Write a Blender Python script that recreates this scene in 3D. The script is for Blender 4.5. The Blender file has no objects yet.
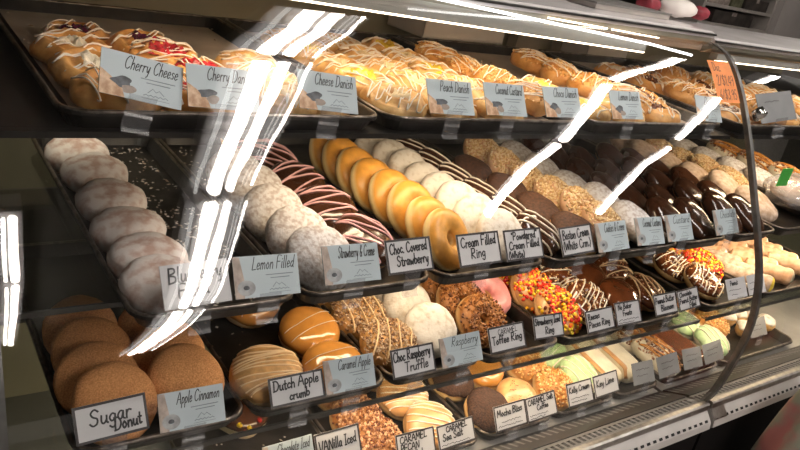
import bpy, math, random
from mathutils import Vector, Matrix, noise
random.seed(7)
C = bpy.context.scene.collection
PI = math.pi
CAMZ = 1.45                      # camera height; every z below is written relative to the eye
def W(x, y, z): return (x, y, z + CAMZ)

# ------------------------------------------------------------------ materials
MATS = {}
def nodes_of(name):
    m = bpy.data.materials.new(name); m.use_nodes = True
    return m, m.node_tree.nodes, m.node_tree.links, m.node_tree.nodes['Principled BSDF']
def plain(name, col, rough=.5, metal=0, vary=.12, scale=40, bump=0, bscale=120, coat=0, spec=None, sss=0, col2=None, lo=.35, hi=.65, detail=4):
    m, N, L, P = nodes_of(name)
    tc = N.new('ShaderNodeTexCoord')
    ns = N.new('ShaderNodeTexNoise'); ns.inputs['Scale'].default_value = scale; ns.inputs['Detail'].default_value = detail
    L.new(tc.outputs['Object'], ns.inputs['Vector'])
    cr = N.new('ShaderNodeValToRGB')
    c2 = col2 or tuple(c * (1 - vary * 2) for c in col)
    c1 = col if col2 else tuple(min(1, c * (1 + vary)) for c in col)
    cr.color_ramp.elements[0].position = lo; cr.color_ramp.elements[1].position = hi
    cr.color_ramp.elements[0].color = (*c2, 1); cr.color_ramp.elements[1].color = (*c1, 1)
    L.new(ns.outputs['Fac'], cr.inputs['Fac']); L.new(cr.outputs['Color'], P.inputs['Base Color'])
    P.inputs['Roughness'].default_value = rough; P.inputs['Metallic'].default_value = metal
    if coat: P.inputs['Coat Weight'].default_value = coat; P.inputs['Coat Roughness'].default_value = .08
    if spec is not None: P.inputs['Specular IOR Level'].default_value = spec
    if bump:
        n2 = N.new('ShaderNodeTexNoise'); n2.inputs['Scale'].default_value = bscale; n2.inputs['Detail'].default_value = 3
        L.new(tc.outputs['Object'], n2.inputs['Vector'])
        b = N.new('ShaderNodeBump'); b.inputs['Strength'].default_value = bump; b.inputs['Distance'].default_value = .002
        L.new(n2.outputs['Fac'], b.inputs['Height']); L.new(b.outputs['Normal'], P.inputs['Normal'])
    MATS[name] = m
    return m
def banded(name, dark, light, half=.006, rough=.5, z0=-.002):
    """fried dough: golden with the pale unfried belt round the middle"""
    m, N, L, P = nodes_of(name)
    tc = N.new('ShaderNodeTexCoord'); sp = N.new('ShaderNodeSeparateXYZ'); L.new(tc.outputs['Object'], sp.inputs[0])
    ad = N.new('ShaderNodeMath'); ad.operation = 'SUBTRACT'; ad.inputs[1].default_value = z0; L.new(sp.outputs['Z'], ad.inputs[0])
    ab = N.new('ShaderNodeMath'); ab.operation = 'ABSOLUTE'; L.new(ad.outputs[0], ab.inputs[0])
    mr = N.new('ShaderNodeMapRange'); mr.inputs['From Min'].default_value = half * .5; mr.inputs['From Max'].default_value = half * 1.7
    L.new(ab.outputs[0], mr.inputs['Value'])
    ns = N.new('ShaderNodeTexNoise'); ns.inputs['Scale'].default_value = 45; ns.inputs['Detail'].default_value = 5; L.new(tc.outputs['Object'], ns.inputs['Vector'])
    cr = N.new('ShaderNodeValToRGB'); cr.color_ramp.elements[0].position = .3; cr.color_ramp.elements[1].position = .7
    cr.color_ramp.elements[0].color = (*[c * .72 for c in dark], 1); cr.color_ramp.elements[1].color = (*[min(1, c * 1.12) for c in dark], 1)
    L.new(ns.outputs['Fac'], cr.inputs['Fac'])
    mx = N.new('ShaderNodeMix'); mx.data_type = 'RGBA'; L.new(mr.outputs[0], mx.inputs['Factor'])
    mx.inputs[6].default_value = (*light, 1); L.new(cr.outputs['Color'], mx.inputs[7])
    L.new(mx.outputs[2], P.inputs['Base Color']); P.inputs['Roughness'].default_value = rough
    MATS[name] = m; return m
def island(name, cols, rough=.3):
    """every little piece of a topping takes one of the given colours"""
    m, N, L, P = nodes_of(name)
    g = N.new('ShaderNodeNewGeometry'); cr = N.new('ShaderNodeValToRGB'); r = cr.color_ramp; r.interpolation = 'CONSTANT'
    while len(r.elements) < len(cols): r.elements.new(.5)
    for i, c in enumerate(cols): r.elements[i].position = i / len(cols); r.elements[i].color = (*c, 1)
    L.new(g.outputs['Random Per Island'], cr.inputs['Fac']); L.new(cr.outputs['Color'], P.inputs['Base Color'])
    P.inputs['Roughness'].default_value = rough; MATS[name] = m; return m
def emit(name, col, s):
    m = bpy.data.materials.new(name); m.use_nodes = True; N = m.node_tree.nodes; N.clear()
    e = N.new('ShaderNodeEmission'); e.inputs[0].default_value = (*col, 1); e.inputs[1].default_value = s
    o = N.new('ShaderNodeOutputMaterial'); m.node_tree.links.new(e.outputs[0], o.inputs[0]); MATS[name] = m; return m
def pane(name, tint=(1, 1, 1), base=.07, rough=0.0, ripple=0.0, haze=0.0, hazecol=(.8, .8, .85)):
    """thin clear sheet: Schlick mix of see-through and mirror, with an optional faint film of haze"""
    m = bpy.data.materials.new(name); m.use_nodes = True; N = m.node_tree.nodes; L = m.node_tree.links; N.clear()
    t = N.new('ShaderNodeBsdfTransparent'); t.inputs[0].default_value = (*tint, 1)
    g = N.new('ShaderNodeBsdfGlossy'); g.inputs['Roughness'].default_value = rough
    lw = N.new('ShaderNodeLayerWeight'); lw.inputs['Blend'].default_value = .5
    p = N.new('ShaderNodeMath'); p.operation = 'POWER'; p.inputs[1].default_value = 5; L.new(lw.outputs['Facing'], p.inputs[0])
    mr = N.new('ShaderNodeMapRange'); mr.inputs['To Min'].default_value = base; mr.inputs['To Max'].default_value = 1; L.new(p.outputs[0], mr.inputs[0])
    mx = N.new('ShaderNodeMixShader'); L.new(mr.outputs[0], mx.inputs[0])
    src = t
    if haze:
        d = N.new('ShaderNodeBsdfDiffuse'); d.inputs[0].default_value = (*hazecol, 1)
        h = N.new('ShaderNodeMixShader'); h.inputs[0].default_value = haze; L.new(t.outputs[0], h.inputs[1]); L.new(d.outputs[0], h.inputs[2]); src = h
    L.new(src.outputs[0], mx.inputs[1]); L.new(g.outputs[0], mx.inputs[2])
    if ripple:
        tc = N.new('ShaderNodeTexCoord'); n = N.new('ShaderNodeTexNoise'); n.inputs['Scale'].default_value = 16; n.inputs['Detail'].default_value = 1
        L.new(tc.outputs['Object'], n.inputs['Vector']); b = N.new('ShaderNodeBump'); b.inputs['Strength'].default_value = 1; b.inputs['Distance'].default_value = ripple
        L.new(n.outputs['Fac'], b.inputs['Height']); L.new(b.outputs['Normal'], g.inputs['Normal'])
    o = N.new('ShaderNodeOutputMaterial'); L.new(mx.outputs[0], o.inputs[0]); MATS[name] = m; return m

plain('powder', (.86, .80, .74), .9, col2=(.66, .52, .43), scale=60, lo=.34, hi=.52, bump=.5, bscale=160)
plain('powder_pink', (.80, .72, .67), .85, col2=(.56, .38, .31), scale=48, lo=.36, hi=.56, bump=.4, bscale=120)
plain('powder_grey', (.80, .77, .76), .9, col2=(.54, .46, .42), scale=130, lo=.38, hi=.56, bump=.6, bscale=200)
plain('powder_white', (.74, .70, .645), .9, col2=(.54, .465, .38), scale=70, lo=.32, hi=.5, bump=.5, bscale=170)
plain('powder_tan', (.66, .52, .42), .9, col2=(.44, .30, .20), scale=70, bump=.5, bscale=170)
plain('sugar_brown', (.86, .43, .17), .8, col2=(.56, .225, .07), scale=420, bump=.7, bscale=520, lo=.3, hi=.7, detail=2)
banded('dough', (.55, .23, .05), (.86, .60, .28))
banded('dough_ring', (.72, .34, .06), (.95, .74, .36), rough=.35)
banded('dough_dark', (.40, .16, .04), (.74, .46, .20))
plain('caramel', (.62, .27, .055), .14, vary=.08, scale=25, coat=.6)
plain('caramel_tan', (.66, .36, .15), .3, vary=.12, scale=40, coat=.2)
plain('peanut_tan', (.62, .34, .12), .55, vary=.15, scale=60, bump=.5, bscale=90)
plain('chocolate', (.060, .022, .010), .16, vary=.15, scale=30, coat=.5)
plain('chocolate_brown', (.14, .042, .014), .14, vary=.15, scale=30, coat=.7)
plain('cocoa', (.085, .035, .018), .8, col2=(.03, .012, .007), scale=220, bump=1, bscale=260)
plain('pink_icing', (.86, .36, .36), .3, vary=.1, scale=40, coat=.3)
plain('pink_drizzle', (.86, .50, .52), .3, vary=.05)
plain('white_icing', (.92, .86, .76), .3, vary=.05)
plain('tan_drizzle', (.88, .64, .36), .4, vary=.06)
plain('green_icing', (.50, .70, .38), .45, vary=.12, scale=60)
plain('cream', (.92, .85, .68), .45, vary=.06, scale=30, bump=.3)
plain('pale_cake', (.88, .72, .44), .6, vary=.1, scale=30)
plain('custard', (.95, .66, .08), .25, vary=.12, scale=50, coat=.4)
plain('cherry', (.55, .03, .045), .14, vary=.3, scale=80, coat=.6)
plain('blueberry', (.12, .02, .06), .14, vary=.3, scale=80, coat=.5)
plain('pastry', (.80, .45, .15), .42, col2=(.52, .22, .05), scale=38, lo=.34, hi=.66, bump=.6, bscale=90)
plain('pastry_pale', (.80, .52, .21), .45, col2=(.48, .21, .05), scale=38, lo=.3, hi=.6, bump=.6, bscale=90)
plain('horn_pastry', (.80, .52, .34), .5, col2=(.62, .34, .18), scale=40, bump=.6, bscale=80)
island('chopped_nuts', [(.30, .12, .045), (.52, .27, .12), (.16, .05, .025), (.68, .42, .24), (.24, .08, .03)], .5)
island('gold_nuts', [(.80, .50, .17), (.66, .34, .08), (.88, .64, .32), (.50, .24, .06)], .45)
island('pale_nuts', [(.80, .60, .32), (.66, .44, .20), (.86, .70, .46), (.55, .34, .15)], .5)
island('toffee_bits', [(.24, .085, .022), (.13, .04, .012), (.36, .15, .045), (.46, .22, .08)], .35)
island('crumb_bits', [(.52, .36, .22), (.36, .22, .12), (.66, .50, .34), (.24, .12, .06)], .6)
island('candies', [(.80, .05, .02), (.95, .55, .02), (.90, .25, .02), (.75, .04, .04), (.95, .70, .06), (.20, .05, .02)], .2)
island('bright_candies', [(.85, .04, .03), (.95, .62, .02), (.10, .50, .06), (.90, .10, .04)], .15)
island('flake_crumbs', [(.60, .54, .46), (.42, .34, .26), (.74, .70, .64), (.28, .20, .14)], .7)
plain('tray_black', (.014, .012, .011), .34, vary=.4, scale=30, bump=.15)
plain('tray_rim', (.20, .17, .145), .3, metal=.8, vary=.3, scale=60)
plain('parchment', (.56, .51, .45), .42, vary=.12, scale=9, bump=.3, bscale=14)
plain('black_metal', (.008, .007, .0065), .45, vary=.3)
plain('shelf_edge', (.03, .03, .026), .3, vary=.2)
plain('white_enamel', (.74, .70, .70), .25, vary=.05, scale=6, coat=.4)
plain('reflector', (.42, .42, .39), .4, vary=.04, scale=6)
plain('fascia_olive', (.27, .25, .20), .35, vary=.1, scale=5)  # even olive painted in place of the reflection on the glossy top
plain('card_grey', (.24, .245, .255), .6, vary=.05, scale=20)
plain('grey_enamel', (.22, .21, .20), .3, vary=.06, scale=6)
plain('sill_white', (.50, .47, .45), .35, vary=.06, scale=10)
plain('steel', (.42, .40, .38), .38, metal=1, vary=.1, scale=60)
plain('dark_steel', (.16, .155, .15), .3, metal=.7, vary=.15, scale=40)
plain('ramp_grey', (.045, .042, .039), .4, vary=.15, scale=20)
plain('slot_black', (.006, .006, .006), .8, vary=.1)
plain('front_black', (.006, .005, .005), .8, vary=.2, scale=5, spec=.15)
plain('olive_panel', (.50, .45, .32), .55, vary=.08, scale=4)
plain('deck_grey', (.30, .29, .275), .4, vary=.08, scale=10)
plain('chrome', (.75, .75, .75), .08, metal=1, vary=.02)
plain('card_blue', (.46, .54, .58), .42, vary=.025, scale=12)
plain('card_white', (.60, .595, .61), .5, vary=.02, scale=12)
plain('card_border', (.035, .028, .03), .5, vary=.1)
plain('ink', (.012, .012, .016), .5, vary=.1)
plain('faint_ink', (.22, .25, .28), .6, vary=.1)
plain('print_brown', (.42, .22, .11), .5, col2=(.74, .52, .34), scale=90)
plain('print_dark', (.075, .085, .10), .5, vary=.3, scale=90)
plain('print_grey', (.36, .37, .38), .5, vary=.2, scale=60)
plain('print_rose', (.42, .34, .29), .5, vary=.2, scale=60)
plain('orange_paper', (.86, .30, .09), .6, vary=.06, scale=30)
plain('green_paper', (.05, .42, .05), .6, vary=.06)
plain('white_card', (.80, .74, .70), .7, vary=.05, scale=10)
plain('brown_wood', (.20, .13, .085), .6, vary=.2, scale=10)
plain('beige_post', (.46, .38, .30), .6, vary=.1, scale=8)
plain('ceiling_paint', (.20, .19, .175), .9, vary=.05, scale=3)
plain('floor_tile', (.24, .21, .18), .4, vary=.1, scale=2)
plain('wall_paint', (.20, .175, .155), .8, vary=.08, scale=2)
plain('pillar_paint', (.47, .43, .41), .6, vary=.04, scale=3)
plain('shelf_white', (.42, .38, .35), .5, vary=.06, scale=6)
plain('shelf_dark', (.05, .04, .035), .7, vary=.3, scale=8)
plain('goods_olive', (.12, .12, .07), .6, vary=.2, scale=20)
plain('goods_cream', (.34, .28, .25), .6, vary=.2, scale=20)
plain('goods_red', (.26, .025, .04), .5, vary=.2, scale=20)
plain('cloth_red', (.22, .075, .07), .85, col2=(.14, .135, .10), scale=9, lo=.46, hi=.60, bump=.8, bscale=30)
plain('plastic_film', (.62, .58, .54), .2, vary=.1, scale=30)
emit('tube_light', (1.0, .93, .85), 20)
emit('reflection_glow', (1.0, .98, .95), 3)  # glow for the white reflection line along the top, not a lamp
emit('tube_faint', (1.0, .97, .92), 4)
emit('warm_tube', (1.0, .80, .58), 5)
pane('curved_glass', base=.085, ripple=.00008)
pane('shelf_glass', tint=(.72, .74, .71), base=.035)
pane('clip_plastic', tint=(.88, .88, .89), base=.05, rough=.35, haze=.09)
pane('bag_film', tint=(.92, .91, .90), base=.10, rough=.1, haze=.25)

# ------------------------------------------------------------------ object helpers
def link(name, mesh, parent=None, mat=None):
    o = bpy.data.objects.new(name, mesh); C.objects.link(o)
    if parent: o.parent = parent
    if mat and not mesh.materials: mesh.materials.append(MATS[mat])
    return o
def mesh(name, vf, mat, smooth=False):
    me = bpy.data.meshes.new(name); me.from_pydata(vf[0], [], vf[1]); me.update()
    if smooth:
        me.polygons.foreach_set('use_smooth', [True] * len(me.polygons))
    me.materials.append(MATS[mat]); return me
def tag(o, label, cat, group=None, kind=None):
    o['label'] = label; o['category'] = cat
    if group: o['group'] = group
    if kind: o['kind'] = kind
    return o
def thing(name, loc, label, cat, group=None, rot=(0, 0, 0)):
    o = bpy.data.objects.new(name, None); C.objects.link(o); o.empty_display_size = .02
    o.location = loc; o.rotation_euler = rot
    return tag(o, label, cat, group)
class MB:
    def __init__(s): s.v = []; s.f = []
    def add(s, vf, M=None):
        n = len(s.v)
        s.v += [tuple(M @ Vector(p)) for p in vf[0]] if M else [tuple(p) for p in vf[0]]
        s.f += [tuple(i + n for i in q) for q in vf[1]]; return s
    def box(s, x0, x1, y0, y1, z0, z1):
        return s.add(([(x0,y0,z0),(x1,y0,z0),(x1,y1,z0),(x0,y1,z0),(x0,y0,z1),(x1,y0,z1),(x1,y1,z1),(x0,y1,z1)],
                      [(0,3,2,1),(4,5,6,7),(0,1,5,4),(1,2,6,5),(2,3,7,6),(3,0,4,7)]))
    @property
    def vf(s): return s.v, s.f
def sweep(path, r, n=6, flat=1.0, caps=True):
    """round tube along 3-D points"""
    P = [Vector(p) for p in path]; v = []; f = []
    up0 = Vector((0, 0, 1))
    for i, p in enumerate(P):
        t = (P[min(i+1, len(P)-1)] - P[max(i-1, 0)])
        t = t.normalized() if t.length > 1e-9 else Vector((1, 0, 0))
        a = t.cross(up0); a = a.normalized() if a.length > 1e-4 else Vector((1, 0, 0)); b = a.cross(t).normalized()
        rr = r[i] if isinstance(r, (list, tuple)) else r
        for k in range(n):
            w = 2 * PI * k / n; v.append(tuple(p + a * math.cos(w) * rr + b * math.sin(w) * rr * flat))
    for i in range(len(P) - 1):
        for k in range(n): f.append((i*n+k, i*n+(k+1) % n, (i+1)*n+(k+1) % n, (i+1)*n+k))
    if caps: f += [tuple(range(n-1, -1, -1)), tuple((len(P)-1)*n + k for k in range(n))]
    return v, f
def smooth_path(pts, k=5):
    P = [Vector(p) for p in pts]; out = []
    for i in range(len(P) - 1):
        a, b, c, d = P[max(i-1, 0)], P[i], P[i+1], P[min(i+2, len(P)-1)]
        for j in range(k):
            t = j / k
            out.append(.5 * (2*b + (c-a)*t + (2*a-5*b+4*c-d)*t*t + (3*b-a-3*c+d)*t**3))
    out.append(P[-1]); return out
def grid_faces(nu, nv, closed=True):
    f = []
    for j in range(nv - 1):
        for i in range(nu if closed else nu - 1):
            f.append((j*nu+i, j*nu+(i+1) % nu, (j+1)*nu+(i+1) % nu, (j+1)*nu+i))
    return f

# ------------------------------------------------------------------ doughnut shapes (local origin at the middle of the dough)
def spow(c, e): return math.copysign(abs(c) ** e, c)
class Bun:
    """superellipsoid bun; also used long for long johns"""
    def __init__(s, rx, ry, h, e=1.0, ez=.75, seed=0, amp=.0025, fr=22): s.__dict__.update(locals())
    def pt(s, th, ph, off=0):
        c, sn = math.cos(ph), math.sin(ph)
        x = s.rx * spow(c, s.ez) * spow(math.cos(th), s.e); y = s.ry * spow(c, s.ez) * spow(math.sin(th), s.e); z = s.h * spow(sn, s.ez + .1)
        p = Vector((x, y, z)); n = Vector((x / s.rx**2, y / s.ry**2, z / s.h**2 + 1e-9)); n.normalize()
        d = noise.noise(p * s.fr + Vector((s.seed * 7.3, s.seed * 3.1, 0))) * s.amp + noise.noise(p * s.fr * 2.7 + Vector((s.seed, 9, 4))) * s.amp * .5
        return p + n * (d + off)
    def body(s, nu=30, nv=14):
        v = []
        for j in range(nv):
            ph = -PI/2 + PI * (j + .02) / (nv - 1 + .04)
            v += [tuple(s.pt(2*PI*i/nu, ph)) for i in range(nu)]
        return v, grid_faces(nu, nv) + [tuple(range(nu-1, -1, -1)), tuple((nv-1)*nu+i for i in range(nu))]
    def cap(s, edge=.12, wob=.14, off=.0018, nu=34, nv=8):
        v = []; fr = 2 + s.seed % 3
        lo = [edge + wob * (math.sin(fr * 2*PI*i/nu + s.seed) * .6 + math.sin((fr*2+1) * 2*PI*i/nu + 2*s.seed) * .4) for i in range(nu)]
        for j in range(-1, nv):
            for i in range(nu):
                if j == -1: p = s.pt(2*PI*i/nu, lo[i] - .05, -.002)
                else: p = s.pt(2*PI*i/nu, lo[i] + (PI/2 - lo[i] - .01) * j / (nv - 1), off if j else off * .7)
                v.append(tuple(p))
        return v, grid_faces(nu, nv + 1) + [tuple(nv*nu+i for i in range(nu))]
    def top(s, x, y, off=0):
        """surface point above (x, y)"""
        a = abs(x / s.rx) ** (2/s.e) + abs(y / s.ry) ** (2/s.e)
        ph = math.acos(min(1, a ** (s.e/2)) ** (1/s.ez)); th = math.atan2(spow(y / s.ry, 1/s.e), spow(x / s.rx, 1/s.e))
        return s.pt(th, ph, off)
    def rnd(s, rng, lim=.93):
        while True:
            x, y = rng.uniform(-1, 1), rng.uniform(-1, 1)
            if abs(x)**(2/s.e) + abs(y)**(2/s.e) < lim**2: return x * s.rx, y * s.ry
class Ring:
    def __init__(s, R=.033, r=.0225, sq=.9, seed=0, amp=.0018): s.__dict__.update(locals())
    rx = property(lambda s: s.R + s.r); ry = rx
    def at(s, th, w, off=0):
        rad = s.R + (s.r + off) * math.cos(w); z = (s.r + off) * s.sq * math.sin(w)
        p = Vector((rad * math.cos(th), rad * math.sin(th), z)); d = noise.noise(p * 24 + Vector((s.seed * 5.1, 2, 0))) * s.amp
        return p + Vector((math.cos(th) * math.cos(w), math.sin(th) * math.cos(w), math.sin(w))) * d
    def body(s, nu=36, nv=16):
        v = [tuple(s.at(2*PI*i/nu, 2*PI*j/nv)) for j in range(nv) for i in range(nu)]
        f = [(j*nu+i, j*nu+(i+1) % nu, ((j+1) % nv)*nu+(i+1) % nu, ((j+1) % nv)*nu+i) for j in range(nv) for i in range(nu)]
        return v, f
    def cap(s, edge=.1, wob=.2, off=.0018, nu=36, nv=9):
        v = []
        for j in range(nv):
            for i in range(nu):
                th = 2*PI*i/nu; lo = edge + wob * math.sin(4*th + s.seed) * .6; hi = PI - edge * .5
                v.append(tuple(s.at(th, lo + (hi - lo) * j / (nv-1), off if 0 < j < nv-1 else -.001)))
        return v, grid_faces(nu, nv)
    def top(s, x, y, off=0):
        th = math.atan2(y, x); q = max(-1, min(1, (math.hypot(x, y) - s.R) / s.r)); return s.at(th, math.acos(q), off)
    def rnd(s, rng, lim=.93):
        th = rng.uniform(0, 2*PI); q = s.R + s.r * rng.uniform(-.8, lim); return q * math.cos(th), q * math.sin(th)
def zigzag(S, n=7, r=.0014, ang=.5, reach=.85, seed=0, off=.003, mode='zig'):
    """a thin thread of icing laid to and fro over the top"""
    rng = random.Random(seed); pts = []; mb = MB()
    ca, sa = math.cos(ang), math.sin(ang)
    def put(u, w):
        u *= reach; lim = math.sqrt(max(.0, 1 - u*u)) * .93; w = max(-lim, min(lim, w))
        x, y = (u*ca - w*sa) * S.rx, (u*sa + w*ca) * S.ry
        return S.top(x, y, off)
    if mode == 'zig':
        for k in range(n + 1):
            u = -1 + 2*k/n + rng.uniform(-.06, .06); sgn = 1 if k % 2 else -1
            for t in range(6): 
                a = t / 6; uu = u + (2/n) * a; w = sgn * (1 - 2*a) * rng.uniform(.86, .98)
                if -1 <= uu <= 1: pts.append(put(uu, w))
        mb.add(sweep(smooth_path(pts, 2), r, 5))
    else:
        for k in range(n):
            u = -1 + 2*(k+.5)/n + rng.uniform(-.05, .05)
            seg = [put(u + .10*math.sin(3*a/8 + k), -1 + 2*a/8) for a in range(9)]
            mb.add(sweep(smooth_path(seg, 2), r * rng.uniform(.8, 1.3), 5))
    return mb.vf
def sprinkle(S, n, size, seed, shape='chip', off=.002, lim=.95):
    rng = random.Random(seed); mb = MB()
    for _ in range(n):
        x, y = S.rnd(rng, lim); p = S.top(x, y, off)
        R = Matrix.Rotation(rng.uniform(0, PI), 4, Vector((rng.uniform(-1, 1), rng.uniform(-1, 1), rng.uniform(-1, 1))).normalized())
        M = Matrix.Translation(p) @ R; q = size * rng.uniform(.7, 1.3)
        if shape == 'chip':
            a, b, c = q, q * rng.uniform(.5, .9), q * rng.uniform(.4, .7)
            mb.add(([(a,0,0),(-a,0,0),(0,b,0),(0,-b,0),(0,0,c),(0,0,-c)], [(0,2,4),(2,1,4),(1,3,4),(3,0,4),(2,0,5),(1,2,5),(3,1,5),(0,3,5)]), M)
        else:
            v = []; nu = 8
            for ph in (-1.2, -.6, 0, .6, 1.2):
                v += [(q*math.cos(ph)*math.cos(2*PI*i/nu), q*math.cos(ph)*math.sin(2*PI*i/nu), q*.72*math.sin(ph)) for i in range(nu)]
            mb.add((v, grid_faces(nu, 5) + [tuple(range(nu-1, -1, -1)), tuple(4*nu+i for i in range(nu))]), M)
    return mb.vf

# every kind: name, body material, list of (part name, material, builder); three variants each
KINDS = {}; HALF = {}
def kind(key, name, cat, make, body_mat, parts=(), variants=3):
    KINDS[key] = (name, cat, [])
    S = make(1); HALF[key] = (S.ry, S.h if hasattr(S, 'h') else getattr(S, 'r', .02) * getattr(S, 'sq', 1))
    for s in range(variants):
        S = make(s + 1); L = [('dough', mesh(key + '_dough', S.body(), body_mat, True), None)]
        for pn, pm, fn, *k in parts:
            L.append((pn, mesh(key + '_' + pn, fn(S, s), pm, pn not in ('topping',) or pm.endswith('candies')), k[0] if k else None))
        KINDS[key][2].append(L)
COUNT = {}; FOOD = []
def place(key, x, y, z, label, group=None, tilt=0, yaw=0, roll=0, scale=1.0):
    name, cat, V = KINDS[key]; n = COUNT.get(key, 0); COUNT[key] = n + 1
    parts = V[n % len(V)]
    o = thing(name, W(x, y, z), label, cat, group); o.rotation_mode = 'ZYX'; o.rotation_euler = (tilt, roll, yaw); o.scale = (scale,) * 3
    under = None
    for pn, me, k in parts:
        c = link(pn, me, under if under and pn in ('topping', 'drizzle', 'stripe') else o)
        if pn == 'icing': under = c
        if k: c['kind'] = k
    FOOD.append((o, [me for _, me, _ in parts], z))
    return o
bun = lambda s, rx=.056, ry=.056, h=.026, amp=.003: Bun(rx, ry, h, seed=s, amp=amp)
kind('blue', 'filled_donut', 'donut', lambda s: bun(s, .058, .055, .027, .004), 'powder_pink')
kind('lemon', 'filled_donut', 'donut', lambda s: bun(s, .056, .055, .025, .003), 'powder_grey')
kind('powdered', 'filled_donut', 'donut', lambda s: bun(s, .054, .054, .022, .003), 'powder_white')
kind('raspberry', 'filled_donut', 'donut', lambda s: bun(s, .058, .056, .027, .004), 'powder_white')
kind('strawchoc', 'filled_donut', 'donut', lambda s: bun(s, .055, .058, .027), 'dough_dark',
     [('icing', 'chocolate', lambda S, s: S.cap(.05)), ('drizzle', 'pink_drizzle', lambda S, s: zigzag(S, 6, .0019, .9 + .5*s, seed=s))])
kind('creamring', 'ring_donut', 'donut', lambda s: Ring(.034, .024, .85, seed=s), 'dough_ring', [('icing', 'caramel_ring', lambda S, s: S.cap(-.1, .1))] if False else [])
kind('boston', 'filled_donut', 'donut', lambda s: bun(s, .05, .055, .023), 'dough_dark',
     [('icing', 'chocolate', lambda S, s: S.cap(.0)), ('drizzle', 'white_icing', lambda S, s: zigzag(S, 4, .0016, .6, seed=s + 5, mode='lines'))])
plain('cocoa_dark', (.115, .047, .022), .7, col2=(.045, .018, .009), scale=160, bump=1, bscale=260)
kind('cocoa', 'filled_donut', 'donut', lambda s: bun(s, .052, .062, .028), 'dough', [('icing', 'cocoa_dark', lambda S, s: S.cap(.2, .15, .003))])
kind('nutlong', 'long_john', 'donut', lambda s: Bun(.05, .060, .023, e=.85, seed=s, amp=.003), 'horn_pastry',
     [('topping', 'pale_nuts', lambda S, s: sprinkle(S, 650, .0042, s, lim=.98), 'stuff')])
kind('whitelong', 'long_john', 'donut', lambda s: Bun(.046, .062, .023, e=.85, seed=s, amp=.003), 'powder_grey')
kind('choclong', 'long_john', 'donut', lambda s: Bun(.042, .064, .022, e=.85, seed=s, amp=.003), 'dough_dark', [('icing', 'chocolate', lambda S, s: S.cap(-.25, .1))])
kind('tanlong', 'long_john', 'donut', lambda s: Bun(.05, .064, .023, e=.85, seed=s, amp=.003), 'powder_tan')
kind('sugar', 'sugar_donut', 'donut', lambda s: bun(s, .060, .062, .021, .003), 'sugar_brown')
kind('caramel', 'filled_donut', 'donut', lambda s: bun(s, .060, .055, .027), 'dough', [('icing', 'caramel', lambda S, s: S.cap(.0, .1)), ('drizzle', 'white_icing', lambda S, s: zigzag(S, 2, .0005, 1.3, .4, seed=s, mode='lines'))])
kind('crumbiced', 'filled_donut', 'donut', lambda s: bun(s, .062, .056, .03), 'dough', [('icing', 'peanut_tan', lambda S, s: S.cap(.1, .15, .003)), ('drizzle', 'tan_drizzle', lambda S, s: zigzag(S, 13, .0015, 1.3, seed=s, mode='lines'))])
kind('truffle', 'filled_donut', 'donut', lambda s: bun(s, .056, .056, .03), 'peanut_tan', [('topping', 'crumb_bits', lambda S, s: sprinkle(S, 600, .0036, s, lim=.98), 'stuff'), ('drizzle', 'tan_drizzle', lambda S, s: zigzag(S, 4, .0016, 1.0, seed=s, mode='lines', off=.005))])
kind('toffee', 'ring_donut', 'donut', lambda s: Ring(.034, .024, .9, seed=s), 'dough_dark', [('topping', 'toffee_bits', lambda S, s: sprinkle(S, 430, .0042, s), 'stuff')])
kind('pink', 'ring_donut', 'donut', lambda s: Ring(.035, .025, .95, seed=s), 'dough', [('icing', 'pink_icing', lambda S, s: S.cap(-.1, .3))])
kind('candy', 'ring_donut', 'donut', lambda s: Ring(.034, .025, .85, seed=s), 'dough', [('icing', 'caramel_tan', lambda S, s: S.cap(-.1)), ('topping', 'candies', lambda S, s: sprinkle(S, 300, .0046, s, 'candy', .004, .98), 'stuff')])
kind('chocpeanut', 'ring_donut', 'donut', lambda s: Ring(.034, .024, .85, seed=s), 'dough', [('icing', 'chocolate_brown', lambda S, s: S.cap(.0)), ('topping', 'pale_nuts', lambda S, s: sprinkle(S, 90, .0035, s), 'stuff'), ('drizzle', 'white_icing', lambda S, s: zigzag(S, 7, .0016, 1.0, seed=s, mode='lines', off=.005))])
kind('glazed', 'filled_donut', 'donut', lambda s: bun(s, .06, .056, .027), 'dough', [('icing', 'chocolate_brown', lambda S, s: S.cap(.05, .1))])
kind('turtle', 'filled_donut', 'donut', lambda s: bun(s, .056, .056, .027), 'dough_dark', [('icing', 'chocolate_brown', lambda S, s: S.cap(.05, .1)), ('topping', 'chopped_nuts', lambda S, s: sprinkle(S, 90, .0035, s), 'stuff'), ('drizzle', 'tan_drizzle', lambda S, s: zigzag(S, 6, .0018, .5, seed=s, off=.005))])
kind('pecan', 'filled_donut', 'donut', lambda s: bun(s, .057, .057, .028), 'dough_dark', [('topping', 'chopped_nuts', lambda S, s: sprinkle(S, 480, .0046, s, lim=.98), 'stuff')])
kind('carsalt', 'filled_donut', 'donut', lambda s: bun(s, .058, .056, .027), 'dough', [('icing', 'caramel_tan', lambda S, s: S.cap(.1, .15)), ('drizzle', 'white_icing', lambda S, s: zigzag(S, 8, .0013, .9, seed=s, mode='lines'))])
kind('cocoabun', 'filled_donut', 'donut', lambda s: bun(s, .056, .055, .03), 'dough', [('icing', 'cocoa', lambda S, s: S.cap(.15, .15, .0025))])
kind('carbun', 'filled_donut', 'donut', lambda s: bun(s, .058, .056, .03), 'dough', [('icing', 'caramel', lambda S, s: S.cap(.3, .12))])
kind('coffee', 'filled_donut', 'donut', lambda s: bun(s, .058, .055, .027), 'dough', [('icing', 'caramel_tan', lambda S, s: S.cap(.05, .1)), ('topping', 'chopped_nuts', lambda S, s: sprinkle(S, 45, .002, s, lim=.7), 'stuff')])
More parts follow.
